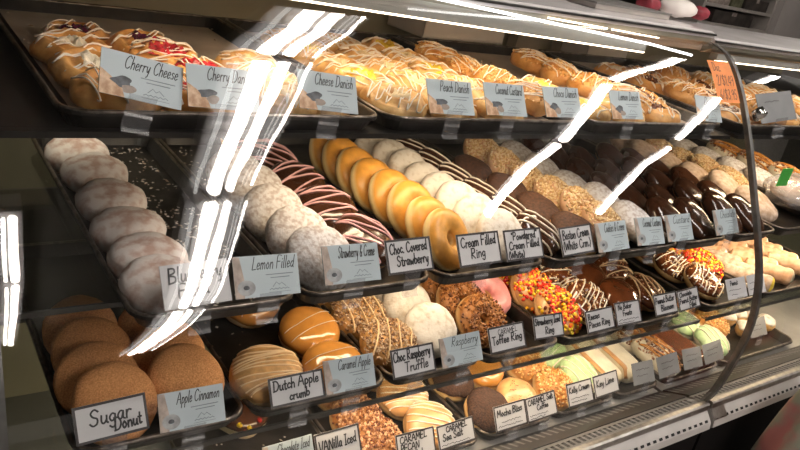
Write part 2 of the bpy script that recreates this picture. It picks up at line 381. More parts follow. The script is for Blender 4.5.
kind('goldnut', 'filled_donut', 'donut', lambda s: bun(s, .058, .056, .028), 'dough', [('topping', 'gold_nuts', lambda S, s: sprinkle(S, 330, .0045, s), 'stuff')])
kind('green', 'filled_donut', 'donut', lambda s: bun(s, .056, .056, .028), 'cream', [('icing', 'green_icing', lambda S, s: S.cap(.2, .25)), ('drizzle', 'white_icing', lambda S, s: zigzag(S, 4, .0016, .5, seed=s, mode='lines'))])
kind('redtop', 'filled_donut', 'donut', lambda s: Bun(.055, .075, .028, e=.8, seed=s), 'cream', [('topping', 'chopped_nuts', lambda S, s: sprinkle(S, 260, .005, s), 'stuff'), ('drizzle', 'caramel', lambda S, s: zigzag(S, 5, .003, .4, seed=s, off=.004))])
kind('creambar', 'filled_long_john', 'donut', lambda s: Bun(.036, .092, .027, e=.4, ez=.45, seed=s, amp=.001), 'cream', [('stripe', 'caramel_tan', lambda S, s: sweep(smooth_path([S.top(-.030, y*.014, .0005) for y in range(-6, 7)], 2), .009, 8, .35))])
kind('brokenlong', 'long_john', 'donut', lambda s: Bun(.042, .06, .026, e=.7, seed=s), 'pale_cake', [('icing', 'chocolate_brown', lambda S, s: S.cap(.2, .1)), ('topping', 'bright_candies', lambda S, s: sprinkle(S, 22, .0058, s, 'candy', .005), 'stuff')])
kind('puff', 'cream_puff', 'pastry', lambda s: Bun(.03, .03, .024, seed=s, amp=.004, fr=40), 'pastry_pale', [('icing', 'powder_white', lambda S, s: S.cap(.3, .2))])
# flat chocolate cake slab on the third level
kind('slab', 'frosted_brownie', 'pastry', lambda s: Bun(.06, .085, .022, e=.25, ez=.3, seed=s, amp=.001), 'cocoa', [('icing', 'chocolate_brown', lambda S, s: S.cap(.8, .02, .002))])

# danishes: coiled flat pastry with a filled hollow
class Coil:
    def __init__(s, R=.06, h=.024, seed=0): s.R = R; s.h = h; s.seed = seed; s.rx = s.ry = R
    def hgt(s, r, th):
        q = r / s.R; e = max(0, 1 - q**4); sp = math.sin(2*PI*(q*2.4 - th/(2*PI)) + s.seed)
        hollow = -.55 * math.exp(-(q/.30)**2)
        return s.h * (e**.6 * (.85 + .22*sp + hollow)) + noise.noise(Vector((r*40*math.cos(th), r*40*math.sin(th), s.seed*3))) * .004 * e
    def body(s, nu=40, nv=15):
        v = []
        for j in range(nv):
            r = s.R * (1 - j/(nv-1) * .985)
            for i in range(nu):
                th = 2*PI*i/nu; w = 1 + .05*math.sin(5*th + s.seed)*(r/s.R); v.append((r*w*math.cos(th), r*w*math.sin(th), s.hgt(r, th) if j else 0))
        v2 = [(x, y, -.010) for x, y, z in v[:nu]]
        n = len(v); f = grid_faces(nu, nv) + [tuple((nv-1)*nu+i for i in range(nu))]
        f += [(n+i, n+(i+1) % nu, (i+1) % nu, i) for i in range(nu)] + [tuple(n+nu-1-i for i in range(nu))]
        return v + v2, f
    def top(s, x, y, off=0):
        r = math.hypot(x, y); return Vector((x, y, s.hgt(min(r, s.R*.99), math.atan2(y, x)) + off))
    def rnd(s, rng, lim=.9):
        a = rng.uniform(0, 2*PI); r = s.R * lim * math.sqrt(rng.random()); return r*math.cos(a), r*math.sin(a)
def filling(S, s, R=.024, lift=.004):
    nu, nv = 22, 6; v = []
    for j in range(nv):
        r = R * (1 - j/(nv-1) * .97)
        for i in range(nu):
            th = 2*PI*i/nu; w = 1 + .22*math.sin(3*th + s)
            v.append((r*w*math.cos(th), r*w*math.sin(th), S.hgt(r, th) + lift*(j/(nv-1))**.5 + .006*math.exp(-(r/R/.5)**2) + (.0025*math.sin(9*th+s) if 0 < j < nv-1 else -.003*(j == 0))))
    return v, grid_faces(nu, nv) + [tuple((nv-1)*nu+i for i in range(nu))]
def danish(key, pm, fm, dm='white_icing', n=8, R=.06, fr=.026, r=.0017):
    kind(key, 'danish_pastry', 'pastry', lambda s: Coil(R, .021, s), pm,
         [('filling', fm, lambda S, s: filling(S, s, fr)), ('drizzle', dm, lambda S, s: zigzag(S, n, r, .7 + .5*s, .9, seed=s, off=.003))])
danish('d_cheese', 'pastry', 'cream', n=7, r=.0013)
danish('d_cherry', 'pastry', 'cherry', n=9, fr=.036, r=.0015)
danish('d_berry', 'pastry', 'blueberry', n=7, fr=.030, r=.0014)
danish('d_pale', 'pastry_pale', 'pale_cake', n=12, fr=.022, r=.0013)
danish('d_custard', 'pastry_pale', 'custard', n=6, fr=.030, r=.0018)
danish('d_dark', 'pastry', 'chocolate_brown', n=8, fr=.03)
kind('d_nut', 'nut_pastry', 'pastry', lambda s: Bun(.052, .060, .024, e=.9, seed=s, amp=.006, fr=30), 'pastry', [('topping', 'gold_nuts', lambda S, s: sprinkle(S, 150, .0042, s), 'stuff'), ('drizzle', 'white_icing', lambda S, s: zigzag(S, 7, .0014, .8, seed=s, off=.004))])
def horn_body(S, s): pass
class Horn:
    rx = .02; ry = .07
    def __init__(s, seed): s.seed = seed
    def body(s, nu=18, nv=40):
        v = []
        for j in range(nv):
            t = j/(nv-1); r = .019 + .006*(1-t) ; r *= 1 + .10*abs(math.sin(t*nv*.42)); y = -.065 + .13*t
            if j == nv-1: r *= .2
            v += [(r*math.cos(2*PI*i/nu), y, r*math.sin(2*PI*i/nu)) for i in range(nu)]
        return v, grid_faces(nu, nv) + [tuple((nv-1)*nu+i for i in range(nu))]
def horn_cream(S, s):
    nu, nv = 18, 7; v = []
    for j in range(nv):
        a = PI/2*j/(nv-1)*.98; r = .0235*math.cos(a); 
        v += [(r*(1+.10*math.sin(6*2*PI*i/nu))*math.cos(2*PI*i/nu), -.062 - .014*math.sin(a), r*(1+.10*math.sin(6*2*PI*i/nu))*math.sin(2*PI*i/nu)) for i in range(nu)]
    return v, [tuple(reversed(q)) for q in grid_faces(nu, nv)] + [tuple((nv-1)*nu+i for i in range(nu))]
kind('horn', 'cream_horn', 'pastry', Horn, 'horn_pastry', [('cream_end', 'custard_pale', horn_cream)] if False else [('cream_end', 'cream', horn_cream)])
kind('hornyellow', 'cream_horn', 'pastry', Horn, 'powder_tan', [('cream_end', 'custard', horn_cream)])

# ------------------------------------------------------------------ the room
def struct(name, mb, mat):
    o = link(name, mesh(name, mb.vf, mat)); o['kind'] = 'structure'; o['label'] = name.replace('_', ' '); return o
struct('floor', MB().box(-6, 16, -29, 8, -.06, 0), 'floor_tile')
struct('ceiling', MB().box(-6, 16, -29, 8, 2.88, 2.94), 'ceiling_paint')
struct('wall_back', MB().box(-6, 16, 7.6, 7.75, 0, 2.88), 'wall_paint')
struct('wall_right', MB().box(15.8, 16, -29, 7.6, 0, 2.88), 'wall_paint')
struct('column_right', MB().box(8.95, 10.4, 4.9, 5.6, 0, 2.88), 'pillar_paint')

# ------------------------------------------------------------------ the display case
PROF = [(0.6831, -0.903), (0.6695, -0.8599), (0.6623, -0.8162), (0.6571, -0.7719), (0.6544, -0.7271), (0.6548, -0.6821), (0.6599, -0.6377), (0.6704, -0.5944), (0.6855, -0.5524), (0.7039, -0.5117), (0.7243, -0.4719), (0.7455, -0.4325), (0.7668, -0.3931), (0.7881, -0.3537), (0.8095, -0.3145), (0.8318, -0.2758), (0.8554, -0.2379), (0.8809, -0.201), (0.9094, -0.1662), (0.9426, -0.137), (0.9852, -0.1226)]
PS = [tuple(p)[1:] for p in smooth_path([(0, y, z) for y, z in PROF], 5)]
def glass_sheet(x0, x1):
    v = []
    for y, z in PS: v += [W(x0, y, z), W(x1, y, z)]
    return v, [(2*i, 2*i+1, 2*i+3, 2*i+2) for i in range(len(PS)-1)]
def lathe_x(prof, x0, x1):
    """closed (y, z) outline drawn out along the case"""
    n = len(prof); v = [W(x0, *p) for p in prof] + [W(x1, *p) for p in prof]
    return v, [(i, (i+1) % n, n+(i+1) % n, n+i) for i in range(n)] + [tuple(range(n-1, -1, -1)), tuple(range(n, 2*n))]
def wbox(mb, x0, x1, y0, y1, z0, z1): return mb.box(x0, x1, y0, y1, z0 + CAMZ, z1 + CAMZ)
def build_case(x0, x1, label, ends):
    t = thing('display_case', (x0, .66, 0), label, 'display case', 'bakery display cases')
    t.matrix_world = Matrix.Translation((x0, .66, 0))
    def part(name, vf, mat, smooth=False, lab=None, parent=None):
        o = link(name, mesh(name, ([(p[0]-x0, p[1]-.66, p[2]) for p in vf[0]], vf[1]), mat, smooth), parent or t)
        if lab: o['label'] = lab
        return o
    part('back_panel', wbox(MB(), x0, x1, 1.70, 1.73, -.725, -.19).vf, 'olive_panel')
    part('lower_back_panel', wbox(MB(), x0, x1, 1.25, 1.27, -.955, -.745).vf, 'olive_panel')
    part('rear_ledge', wbox(MB(), x0, x1, 1.17, 1.70, -.745, -.7285).vf, 'black_metal')
    part('deck', wbox(MB(), x0, x1, .795, 1.25, -1.0, -.955).vf, 'deck_grey')
    part('front_panel', wbox(MB(), x0, x1, .665, .70, -1.45, -.955).vf, 'front_black')
    part('kick_base', wbox(MB(), x0, x1, .70, 1.75, -1.45, -1.0).vf, 'front_black')
    # sill outside the glass, sloping to the customer, with its row of slots
    sill = part('sill', lathe_x([(.685, -.912), (.672, -.914), (.650, -.938), (.647, -.955), (.66, -.965), (.69, -.955)], x0, x1), 'sill_white')
    m = MB(); k = int((x1-x0)/.022)
    for i in range(k):
        a = x0 + (i+.25)*.022
        m.add(([W(a, .6555, -.9313), W(a+.012, .6555, -.9313), W(a+.012, .6515, -.9357), W(a, .6515, -.9357)], [(0, 1, 2, 3)]), Matrix.Translation((0, -.0008, .0008)))
    part('sill_slots', m.vf, 'slot_black', parent=sill)
    part('glass_channel', lathe_x([(.668, -.915), (.668, -.900), (.672, -.897), (.682, -.897), (.686, -.900), (.686, -.915)], x0, x1), 'steel')
    # inside: slotted air plate and louvred ramp
    ap = part('air_plate', lathe_x([(.687, -.910), (.728, -.921), (.728, -.93), (.687, -.92)], x0, x1), 'grey_enamel')
    m = MB()
    for i in range(int((x1-x0)/.0165)):
        a = x0 + (i+.2)*.0165; m.add(([W(a, .700, -.9128), W(a+.0095, .700, -.9128), W(a+.0095, .719, -.9179), W(a, .719, -.9179)], [(0, 1, 2, 3)]))
    part('air_slots', m.vf, 'slot_black', parent=ap)
    rp = part('ramp', lathe_x([(.728, -.918), (.795, -.951), (.795, -.96), (.728, -.93)], x0, x1), 'ramp_grey')
    m = MB()
    for i in range(int((x1-x0)/.02)):
        a = x0 + i*.02; m.add(([W(a, .757, -.9315), W(a+.007, .757, -.9315), W(a+.007, .785, -.9453), W(a, .785, -.9453)], [(0, 1, 2, 3)]))
    part('louvres', m.vf, 'grey_enamel', parent=rp)
    g = part('curved_glass_pane', glass_sheet(x0 + .006, x1 - .004), 'curved_glass', True, 'clear curved glass front')
    # top: lid, fascia, light
    dz = 0 if 'l' in ends else -.014
    def slant(y0, y1, zs, mat, name, xa, xb, par=None):   # bar whose height differs at its two ends
        m = MB(); (za0, za1), (zb0, zb1) = zs
        m.add(([W(xa, y0, za0), W(xa, y1, za0), W(xa, y1, za1), W(xa, y0, za1), W(xb, y0, zb0), W(xb, y1, zb0), W(xb, y1, zb1), W(xb, y0, zb1)],
               [(0, 3, 2, 1), (4, 5, 6, 7), (0, 1, 5, 4), (1, 2, 6, 5), (2, 3, 7, 6), (3, 0, 4, 7)]))
        return part(name, m.vf, mat, parent=par)
    lid = part('top_lid', lathe_x([(.990, -.112+dz), (.992, -.101+dz), (1.0, -.098+dz), (1.32, -.098+dz), (1.32, -.15+dz), (1.74, -.16+dz), (1.74, -.18+dz), (1.29, -.17+dz), (1.29, -.112+dz)], x0, x1), 'white_enamel')
    part('lid_edge', lathe_x([(.985, -.106+dz), (.985, -.1025+dz), (.992, -.1015+dz), (.992, -.106+dz)], x0, x1), 'dark_steel')
    part('fascia', lathe_x([(.994, -.112+dz), (1.02, -.112+dz), (1.02, -.135+dz), (.994, -.122+dz)], x0 + (.41 if 'l' in ends else 0), x1), 'fascia_olive')
    if 'l' in ends: xa, xb, wz = .50, 1.345, ((-.1385, -.109), (-.159, -.1405))
    else: xa, xb, wz = x0 + .03, x1 - .05, ((-.160, -.146), (-.163, -.150))
    f = slant(.991, 1.012, wz, 'reflector', 'lamp_reflector', xa, xb)
    part('light_tube', sweep([W(xa, .993, wz[0][0] - .0012), W(xb, .993, wz[1][0] - .0012)], .0022, 8), 'warm_tube', True, 'glowing warm tube under the top edge', f)
    if 'l' in ends:
        part('light_tube', sweep([W(.72, .984, -.108), W(1.345, .984, -.1405), W(1.50, .982, -.1535)], .0026, 8), 'reflection_glow', True, 'thin white rod glowing in place of a reflection, above the reflector', f)  # added glowing rod stands in for a lamp's reflection on the glass
        part('light_tube', sweep([W(1.03, .986, -.1165), W(1.20, .986, -.1215)], .0014, 8), 'warm_tube', True, 'short thin warm tube under the lid edge', f)
        part('light_tube', sweep([W(1.215, .986, -.122), W(1.37, .986, -.1265)], .0014, 8), 'warm_tube', True, 'short thin warm tube under the lid edge', f)
    for e in ends:
        xe = x0 if e == 'l' else x1
        m = MB(); prof = [(y - .004, z) for y, z in PS]; 
        w = .0062
        inner = [(y + .010, z + .002) for y, z in PS]
        v = []; n = len(PS)
        for xx in (xe - w, xe + w):
            v += [W(xx, *p) for p in prof] + [W(xx, *p) for p in inner]
        fcs = []
        for i in range(n-1):
            fcs += [(i, i+1, 2*n+i+1, 2*n+i), (n+i, 3*n+i, 3*n+i+1, n+i+1), (i, n+i, n+i+1, i+1), (2*n+i, 2*n+i+1, 3*n+i+1, 3*n+i)]
        fcs += [(0, 2*n, 3*n, n), (n-1, 2*n-1, 4*n-1, 3*n-1)]
        part('glass_edge_strip', (v, fcs), 'dark_steel', False, 'slim curved metal strip on the glass edge', g)
    if 'l' in ends:
        part('end_panel', wbox(MB(), x0 - .03, x0 - .008, .68, 1.75, -1.0, -.1).vf, 'dark_steel')
    else:
        part('joint_plate', lathe_x([(.684, -.9105), (.671, -.9125), (.652, -.933), (.650, -.937), (.6515, -.940), (.655, -.936), (.684, -.912)], x0 + .001, x0 + .055), 'steel')
        part('clamp_knob', sweep([W(x0 + .030, .853, -.238), W(x0 + .030, .838, -.247), W(x0 + .030, .836, -.248)], [.016, .016, .010], 20), 'chrome', True, 'round chrome clamp knob on the glass')
    return t
build_case(.09, 1.572, 'long glass-fronted bakery case on the left, filling most of the picture', 'lr')
build_case(1.585, 3.3, 'second bakery case continuing beyond the curved metal joint strip at the right', 'r')

def shelf(name, x0, x1, y0, y1, z, th, mat, edge, label):
    t = thing(name, W(x0, y0, z), label, 'shelf', 'shelves inside the bakery case')
    link('shelf_sheet', mesh('shelf_sheet', MB().box(0, x1-x0, .004, y1-y0, -th, 0).vf, mat), t)
    link('front_edge', mesh('front_edge', MB().box(0, x1-x0, 0, .004, -th-.0015, .0002).vf, edge), t)
    return t
for x0, x1, wh in ((.105, 1.57, 'left case'), (1.60, 3.28, 'right case')):
    t = thing('metal_shelf', W(x0, .868, -.300), f'black metal top shelf of the {wh}, carrying trays of danishes', 'shelf', 'shelves inside the bakery case')
    link('shelf_sheet', mesh('shelf_sheet', MB().box(0, x1-x0, .012, .82, -.008, 0).vf, 'black_metal'), t)
    link('front_rail', mesh('front_rail', MB().box(0, x1-x0, -.004, .012, -.008, -.0002).vf, 'black_metal'), t)
    shelf('glass_shelf', x0, x1, .862, 1.66, -.536, .006, 'shelf_glass', 'shelf_edge', f'middle glass shelf of the {wh} with dark front edge')
    shelf('glass_shelf', x0, x1, .768, 1.165, -.726, .006, 'shelf_glass', 'shelf_edge', f'lower glass shelf of the {wh} with dark front edge')

# ------------------------------------------------------------------ trays
def rrect(w, d, r, n=5):
    out = []
    for cx, cy, a0 in ((w-r, r, -PI/2), (w-r, d-r, 0), (r, d-r, PI/2), (r, r, PI)):
        for k in range(n + 1):
            a = a0 + PI/2*k/n; out.append((cx + r*math.cos(a), cy + r*math.sin(a)))
    return out
def tray(x, y, z, w, d, label, group, h=.024, paper=False):
    t = thing('baking_tray', W(x, y, z), label, 'tray', group)
    loops = []
    for ins, zz, rr in ((.016, 0, .02), (.006, h*.98, .028), (.0, h, .032), (.0, h-.005, .032), (.005, h-.006, .028), (.014, -.0003, .021)):
        loops.append([(ins+px, ins+py, zz) for px, py in rrect(w-2*ins, d-2*ins, rr)])
    n = len(loops[0]); v = [p for l in loops for p in l]
    f = grid_faces(n, len(loops)); f = [tuple(reversed(q)) for q in f] + [tuple(range(n)), tuple(reversed(range((len(loops)-1)*n, len(loops)*n)))]
    link('pan', mesh('tray_pan', (v, f), 'tray_black'), t)
    rim = [(px+.003, py+.003, h-.001) for px, py in rrect(w-.006, d-.006, .030)]; rim.append(rim[0])
    link('rolled_rim', mesh('tray_rim', sweep(rim, .0034, 6, caps=False), 'tray_rim', True), t)
    if paper:
        q = thing('parchment_sheet', W(x+.026, y+.026, z+.0012), label.replace('baking tray', 'grey parchment lining the tray').replace('black ', '').replace('wide ', '').replace(' at the far left', ', far left').replace(' at the far right', ', far right').replace('just past the metal joint strip', 'past the joint strip').replace('on top shelf ', ''), 'paper', 'parchment sheets on the top trays')
        nx, ny = 10, 14; vv = []
        for j in range(ny):
            for i in range(nx):
                px, py = (w-.052)*i/(nx-1), (d-.052)*j/(ny-1); e = min(i, nx-1-i, j, ny-1-j)
                vv.append((px, py, .0015 + (.002 if e == 0 else 0) + .0012*noise.noise(Vector((px*30, py*30, x)))))
        link('sheet', mesh('sheet', (vv, grid_faces(nx, ny, False)), 'parchment', True), q)
    return t
TOP, MID, LOW, DECK = -.2995, -.535, -.7255, -.9545
G = 'black sheet pans of pastries'
for i, (x, w, what) in enumerate(((.178, .445, 'cherry cheese and cherry danishes at the far left'), (.632, .445, 'cheese and peach danishes'), (1.086, .445, 'coconut custard and lemon danishes'), (1.60, .42, 'dark danishes just past the metal joint strip'), (2.03, .44, 'pale pastries at the far right'))):
    tray(x, .862, TOP, w, .68, f'black baking tray on top shelf under {what}', G, paper=True)
for x, w, what in ((.248, .230, 'blueberry filled donuts and white crumbs'), (.482, .238, 'lemon filled and strawberry creme donuts'), (.728, .250, 'tan cream filled rings'), (.985, .17, 'white-striped Boston cream donuts'), (1.16, .225, 'nut-topped long donuts'), (1.388, .18, 'near column of dark chocolate long johns'), (1.60, .185, 'second column of chocolate long johns behind the joint'), (1.80, .30, 'tan powdered long johns')):
    tray(x, .775, MID, w, .70, f'black baking tray on middle shelf under {what}', 'trays on the middle shelf')
for x, w, what in ((.185, .240, 'sugar donuts and apple cinnamon donuts'), (.43, .245, 'caramel apple donuts'), (.680, .205, 'raspberry powdered donuts'), (.890, .205, 'caramel toffee rings and a pink ring'), (1.10, .200, 'candy-covered rings'), (1.305, .20, 'chocolate glazed and turtle donuts'), (1.51, .06, 'flat chocolate brownies') , (1.60, .25, 'striped donuts next to the joint'), (1.86, .45, 'cream horns')):
    if w < .1: continue
    tray(x, .775, LOW, w, .60, f'black baking tray on lower glass shelf under {what}', 'trays on the lower shelf')
tray(1.508, .785, LOW, .085, .60, 'narrow black baking tray on lower shelf under flat chocolate brownies', 'trays on the lower shelf') if False else None
for x, w, what in ((.40, .27, 'only crumbs and one candy-topped broken donut'), (.675, .300, 'pecan and caramel salt donuts'), (.985, .205, 'cocoa, caramel and coffee donuts'), (1.195, .205, 'golden nut and green iced donuts'), (1.405, .17, 'long cream bars'), (1.60, .24, 'red nut-topped bars'), (1.85, .40, 'green iced and cream puff pastries')):
    tray(x, .798, DECK, w, .44, f'black baking tray on the bottom deck holding {what}', 'trays on the bottom deck')

# ------------------------------------------------------------------ doughnut columns
ORD = ['front', 'second from the front', 'third from the front', 'fourth from the front', 'fifth from the front', 'sixth from the front', 'seventh from the front', 'eighth from the front', 'ninth from the front']
def column(key, x, ys, z, desc, group, tilt=.5, jitter=.004, yaw=None, dx=0, scale=1, roll=0):
    """a row of one kind running back from the tray front, each leaning on the one behind"""
    n = len(ys); base = max(b for b in (MID, LOW, DECK) if b < z); ry, h = HALF[key]
    for i, y in enumerate(ys):
        o = 'rearmost' if i == n-1 and n > 2 else ORD[i]; a = tilt + random.uniform(-.05, .05)
        place(key, x + dx*i + random.uniform(-jitter, jitter), y, base + (.014 if key == 'cocoa' else .0045) + math.hypot(ry*math.sin(a), h*math.cos(a))*scale, f'{desc}, {o}', group, a,
              random.uniform(0, 6.28) if yaw is None else yaw + random.uniform(-.12, .12), roll + random.uniform(-.06, .06), scale)
zM = MID + .030
column('blue', .308, [.848, .915, 1.015, 1.12, 1.235, 1.33], zM+.010, 'pinkish white glazed blueberry donut in the far left tray', 'blueberry filled donuts', .18, yaw=0)
column('lemon', .545, [.845, .925, 1.01, 1.095, 1.175], zM+.018, 'grey-white powdered lemon donut in the tray of pink-striped ones', 'lemon filled donuts', .72)
column('strawchoc', .652, [.90, 1.02, 1.145, 1.26, 1.37], zM+.006, 'chocolate iced donut with pink stripes beside the lemon donuts', 'strawberry creme donuts', .32, yaw=0)
column('creamring', .792, [.852, .905, .965, 1.025, 1.085, 1.145, 1.205, 1.265], zM+.026, 'glossy tan ring donut standing in the middle shelf row', 'cream filled rings', .92, roll=.22)
column('powdered', .925, [.862, .922, .982, 1.042, 1.102, 1.162, 1.222, 1.29], zM+.022, 'white powdered cream donut beside the tan rings', 'powdered cream donuts', .85)
column('boston', 1.024, [.86, .945, 1.03, 1.115, 1.2, 1.285], zM+.006, 'dark chocolate donut with white stripes beside the white powdered donuts', 'Boston cream donuts', .55, yaw=.2)
column('cocoa', 1.112, [.85, .945, 1.05, 1.165], zM+.012, 'matte cocoa-crumbed donut left of the nut-topped long donuts', 'cookies and creme donuts', .25, yaw=0) if False else None
column('cocoa', 1.114, [.85, .945, 1.05, 1.17], zM+.030, 'matte cocoa-crumbed donut with orange side, left of the nut-topped ones', 'cookies and creme donuts', .32, yaw=0, scale=.95)
column('nutlong', 1.222, [.86, .93, 1.01, 1.09, 1.17, 1.26], zM+.014, 'long donut covered in chopped tan nuts on the middle shelf', 'nut-topped long donuts', .58, yaw=0)
column('whitelong', 1.330, [.865, .955, 1.05, 1.15, 1.24], zM+.012, 'grey-white powdered long john right of the nut-topped ones', 'powdered long johns', .45, yaw=0)
column('choclong', 1.432, [.86, .945, 1.03, 1.115, 1.2, 1.28], zM+.006, 'glossy chocolate long john in the column touching the powdered long johns', 'chocolate long johns', .5, yaw=0)
column('choclong', 1.524, [.85, .935, 1.02, 1.105, 1.19, 1.27], zM+.006, 'glossy chocolate long john, second column from the powdered long johns', 'chocolate long johns', .5, yaw=0)
column('choclong', 1.648, [.86, .945, 1.03, 1.115, 1.2], zM+.006, 'glossy chocolate long john, third column from the powdered long johns', 'chocolate long johns', .5, yaw=0)
column('choclong', 1.738, [.85, .935, 1.02, 1.105, 1.19], zM+.006, 'glossy chocolate long john in the column against the tan long johns', 'chocolate long johns', .5, yaw=0)
column('tanlong', 1.875, [.90, .99, 1.08, 1.17, 1.26, 1.34], zM+.020, 'tan powdered long john beyond the chocolate long johns', 'tan powdered long johns', .45, yaw=0)
column('nutlong', 2.01, [1.05, 1.14, 1.22, 1.31], zM+.016, 'nut-topped long donut in the far row behind the metal joint strip', 'far nut-topped donuts', .35, yaw=0)
zL = LOW + .031
column('sugar', .246, [.834, .897, .960, 1.023], zL+.020, 'brown sugared donut in the left row behind the Sugar Donut card', 'sugar donuts', .80)
column('sugar', .358, [.855, .93, 1.005], zL+.014, 'brown sugared donut in the right row behind the Apple Cinnamon card', 'apple cinnamon donuts', .68)
place('crumbiced', .480, .842, zL+.004, 'bun with tan peanut icing and fine stripes behind the Dutch Apple card', None, .22, .2)
place('caramel', .598, .835, zL+.002, 'shiny caramel iced bun behind the Caramel Apple card', None, .2, .3)
place('caramel', .604, .935, zL+.006, 'large shiny caramel iced bun with white streak, middle of its tray', None, .3, .5)
place('caramel', .545, 1.06, zL+.004, 'shiny caramel bun at the back, half hidden below the Lemon Filled card', None, .3, 1.0)
column('truffle', .722, [.855, .960, 1.06], zL+.010, 'crumb-covered truffle donut with pale icing stripes', 'choc raspberry truffle donuts', .35)
column('raspberry', .822, [.868, .945, 1.02, 1.095], zL+.020, 'large white powdered raspberry donut on the lower shelf', 'raspberry filled donuts', .78)
column('toffee', .945, [.865, .935, 1.0, 1.07], zL+.018, 'dark ring donut crusted with toffee bits', 'caramel toffee rings', .72)
place('pink', 1.035, .955, zL+.022, 'pink iced ring donut beside the toffee rings', None, .45, .3)
column('candy', 1.150, [.855, .935, 1.015], zL+.014, 'ring donut covered in red and yellow candies on the lower shelf', 'candy-topped rings', .58)
column('chocpeanut', 1.252, [.865, .945, 1.025], zL+.012, 'nutty chocolate ring with white icing stripes beside the candy rings', 'striped chocolate nut rings', .55)
place('candy', 1.235, .835, zL+.008, 'candy-covered ring donut just behind the Reeses Pieces Ring card', None, .3, .3) if False else None
column('glazed', 1.362, [.86, .965, 1.06], zL+.012, 'glossy dark chocolate glazed donut behind the No Baker card', 'chocolate glazed donuts', .35)
column('turtle', 1.462, [.87, .97, 1.06], zL+.012, 'nutty chocolate donut with caramel threads right of the glazed ones', 'turtle donuts', .35)
column('slab', 1.555, [.875, 1.05], zL-.001, 'flat dark chocolate brownie behind the Peanut Butter Blossom card', 'chocolate brownies', .06, yaw=0) if False else None
column('chocpeanut', 1.70, [.865, .955, 1.045], zL+.010, 'striped nut ring just left of the metal joint strip', 'far striped nut rings', .35)
column('candy', 1.795, [.93, 1.02], zL+.012, 'candy-covered ring seen right against the metal joint strip', 'far candy rings', .35)
for i, y in enumerate((.83, .885, .94, .995, 1.05)):
    place('hornyellow' if i < 3 else 'horn', 1.905 + .010*i, y + .03, zL + .012*(i % 2) - .004, f'cream horn with its filled end forward, left row, {ORD[i]}', 'cream horns on the lower shelf', 0, .5)
    place('horn', 2.03 + .010*i, y + .04, zL + .002, f'pale pink cream horn in the middle row, {ORD[i]}', 'cream horns on the lower shelf', 0, .6)
    place('horn', 2.165 + .010*i, y + .05, zL + .002, f'pale pink cream horn in the right row by the picture edge, {ORD[i]}', 'cream horns on the lower shelf', 0, .6)
zB = DECK + .033
place('brokenlong', .536, 1.035, zB+.02, 'broken pale donut with chocolate icing and bright candies on the deck', None, .15, .6)
column('pecan', .752, [.86, .94, 1.03, 1.12], zB+.006, 'bun crusted with chopped pecans on the bottom deck', 'caramel pecan donuts', .35)
column('pecan', .818, [.845, .90], zB+.004, 'pecan-crusted bun tight against the caramel striped ones', 'caramel pecan donuts', .3) if False else None
column('carsalt', .882, [.862, .965, 1.07], zB+.006, 'caramel iced bun with thin white stripes on the bottom deck', 'caramel sea salt donuts', .35, yaw=.3)
place('cocoabun', 1.030, .858, zB+.012, 'cocoa-topped bun with orange side behind the Mocha card', None, .45, .2)
place('cocoabun', 1.024, .975, zB+.006, 'cocoa-topped bun at the back left of the caramel bun', None, .25, 1.2)
place('coffee', 1.128, .868, zB+.010, 'tan iced bun with specks behind the Coffee card', None, .4, .4)
place('carbun', 1.122, .985, zB+.010, 'smooth caramel-topped bun behind the speckled one', None, .3, .9)
column('goldnut', 1.248, [.868, .965, 1.065], zB+.010, 'bun covered in golden chopped nuts beside the green iced ones', 'golden nut donuts', .4)
column('green', 1.345, [.885, .985, 1.08], zB+.010, 'pale green iced bun beside the golden nut buns', 'green iced donuts', .4)
for i, x in enumerate((1.442, 1.522)):
    place('creambar', x, .93, zB+.004, ['long cream bar with caramel stripe behind the Key Lime card, nearer the green buns', 'long cream bar with caramel stripe, the one nearer the red-topped bars'][i], None, .12, 0)
column('redtop', 1.655, [.885, .99, 1.09], zB+.010, 'cream bar topped with red-brown nuts on the bottom deck', 'red-brown topped bars', .2, yaw=0)
column('slab', 1.772, [.90, 1.08], zB, 'flat dark frosted slab on the bottom deck near the joint strip', 'dark frosted slabs', .05, yaw=0)
column('green', 1.905, [.88, .975, 1.07], zB+.008, 'pale green bun seen just left of the metal joint strip foot', 'far green iced donuts', .3)
column('goldnut', 2.01, [.95, 1.04], zB+.006, 'golden nut bun next to the joint strip on the deck', 'far golden nut donuts', .3)
k = 0
for j in range(3):
    for i in range(3):
        place('puff', 2.125 + .06*i, .90 + .065*j, zB - .004, f'small white-dusted cream puff, {ORD[j]} row, {["left", "middle", "right"][i]} of three', 'cream puffs behind the right card', .1, i + 2*j)

# danishes on the top shelf
zT = TOP + .016
def dan(key, pts, desc, group, tilt=.1, z=zT, scale=1):
    for i, (x, y, w) in enumerate(pts):
        place(key, x, y, z + .004*(i % 2), f'{desc}, {w}', group, tilt + random.uniform(-.06, .06), random.uniform(0, 6.28), random.uniform(-.06, .06), scale)
dan('d_cheese', [(.262, .953, 'front of the far left row'), (.256, 1.04, 'second in the far left row'), (.254, 1.15, 'third in the far left row')], 'golden danish with white drizzle', 'cheese danishes far left')
dan('d_berry', [(.285, 1.26, 'back of the far left row'), (.372, 1.205, 'right of the back one')], 'danish with dark red berry filling and white drizzle', 'berry danishes far left')
dan('d_cherry', [(.375, .953, 'front, half behind the Cherry Cheese card'), (.405, 1.05, 'just above the gap between the two cherry cards'), (.388, 1.15, 'rearmost, above the Cherry Cheese card')], 'bright red cherry danish with white drizzle', 'cherry danishes', scale=.95)
dan('d_pale', [(.498, .953, 'front, behind the Cherry Danish card'), (.515, 1.045, 'middle, left of the bright reflection'), (.53, 1.15, 'back, under the bright reflection'), (.562, .965, 'front right corner of the first tray')], 'pale golden danish with fine drizzle', 'pale danishes first tray', scale=.9)
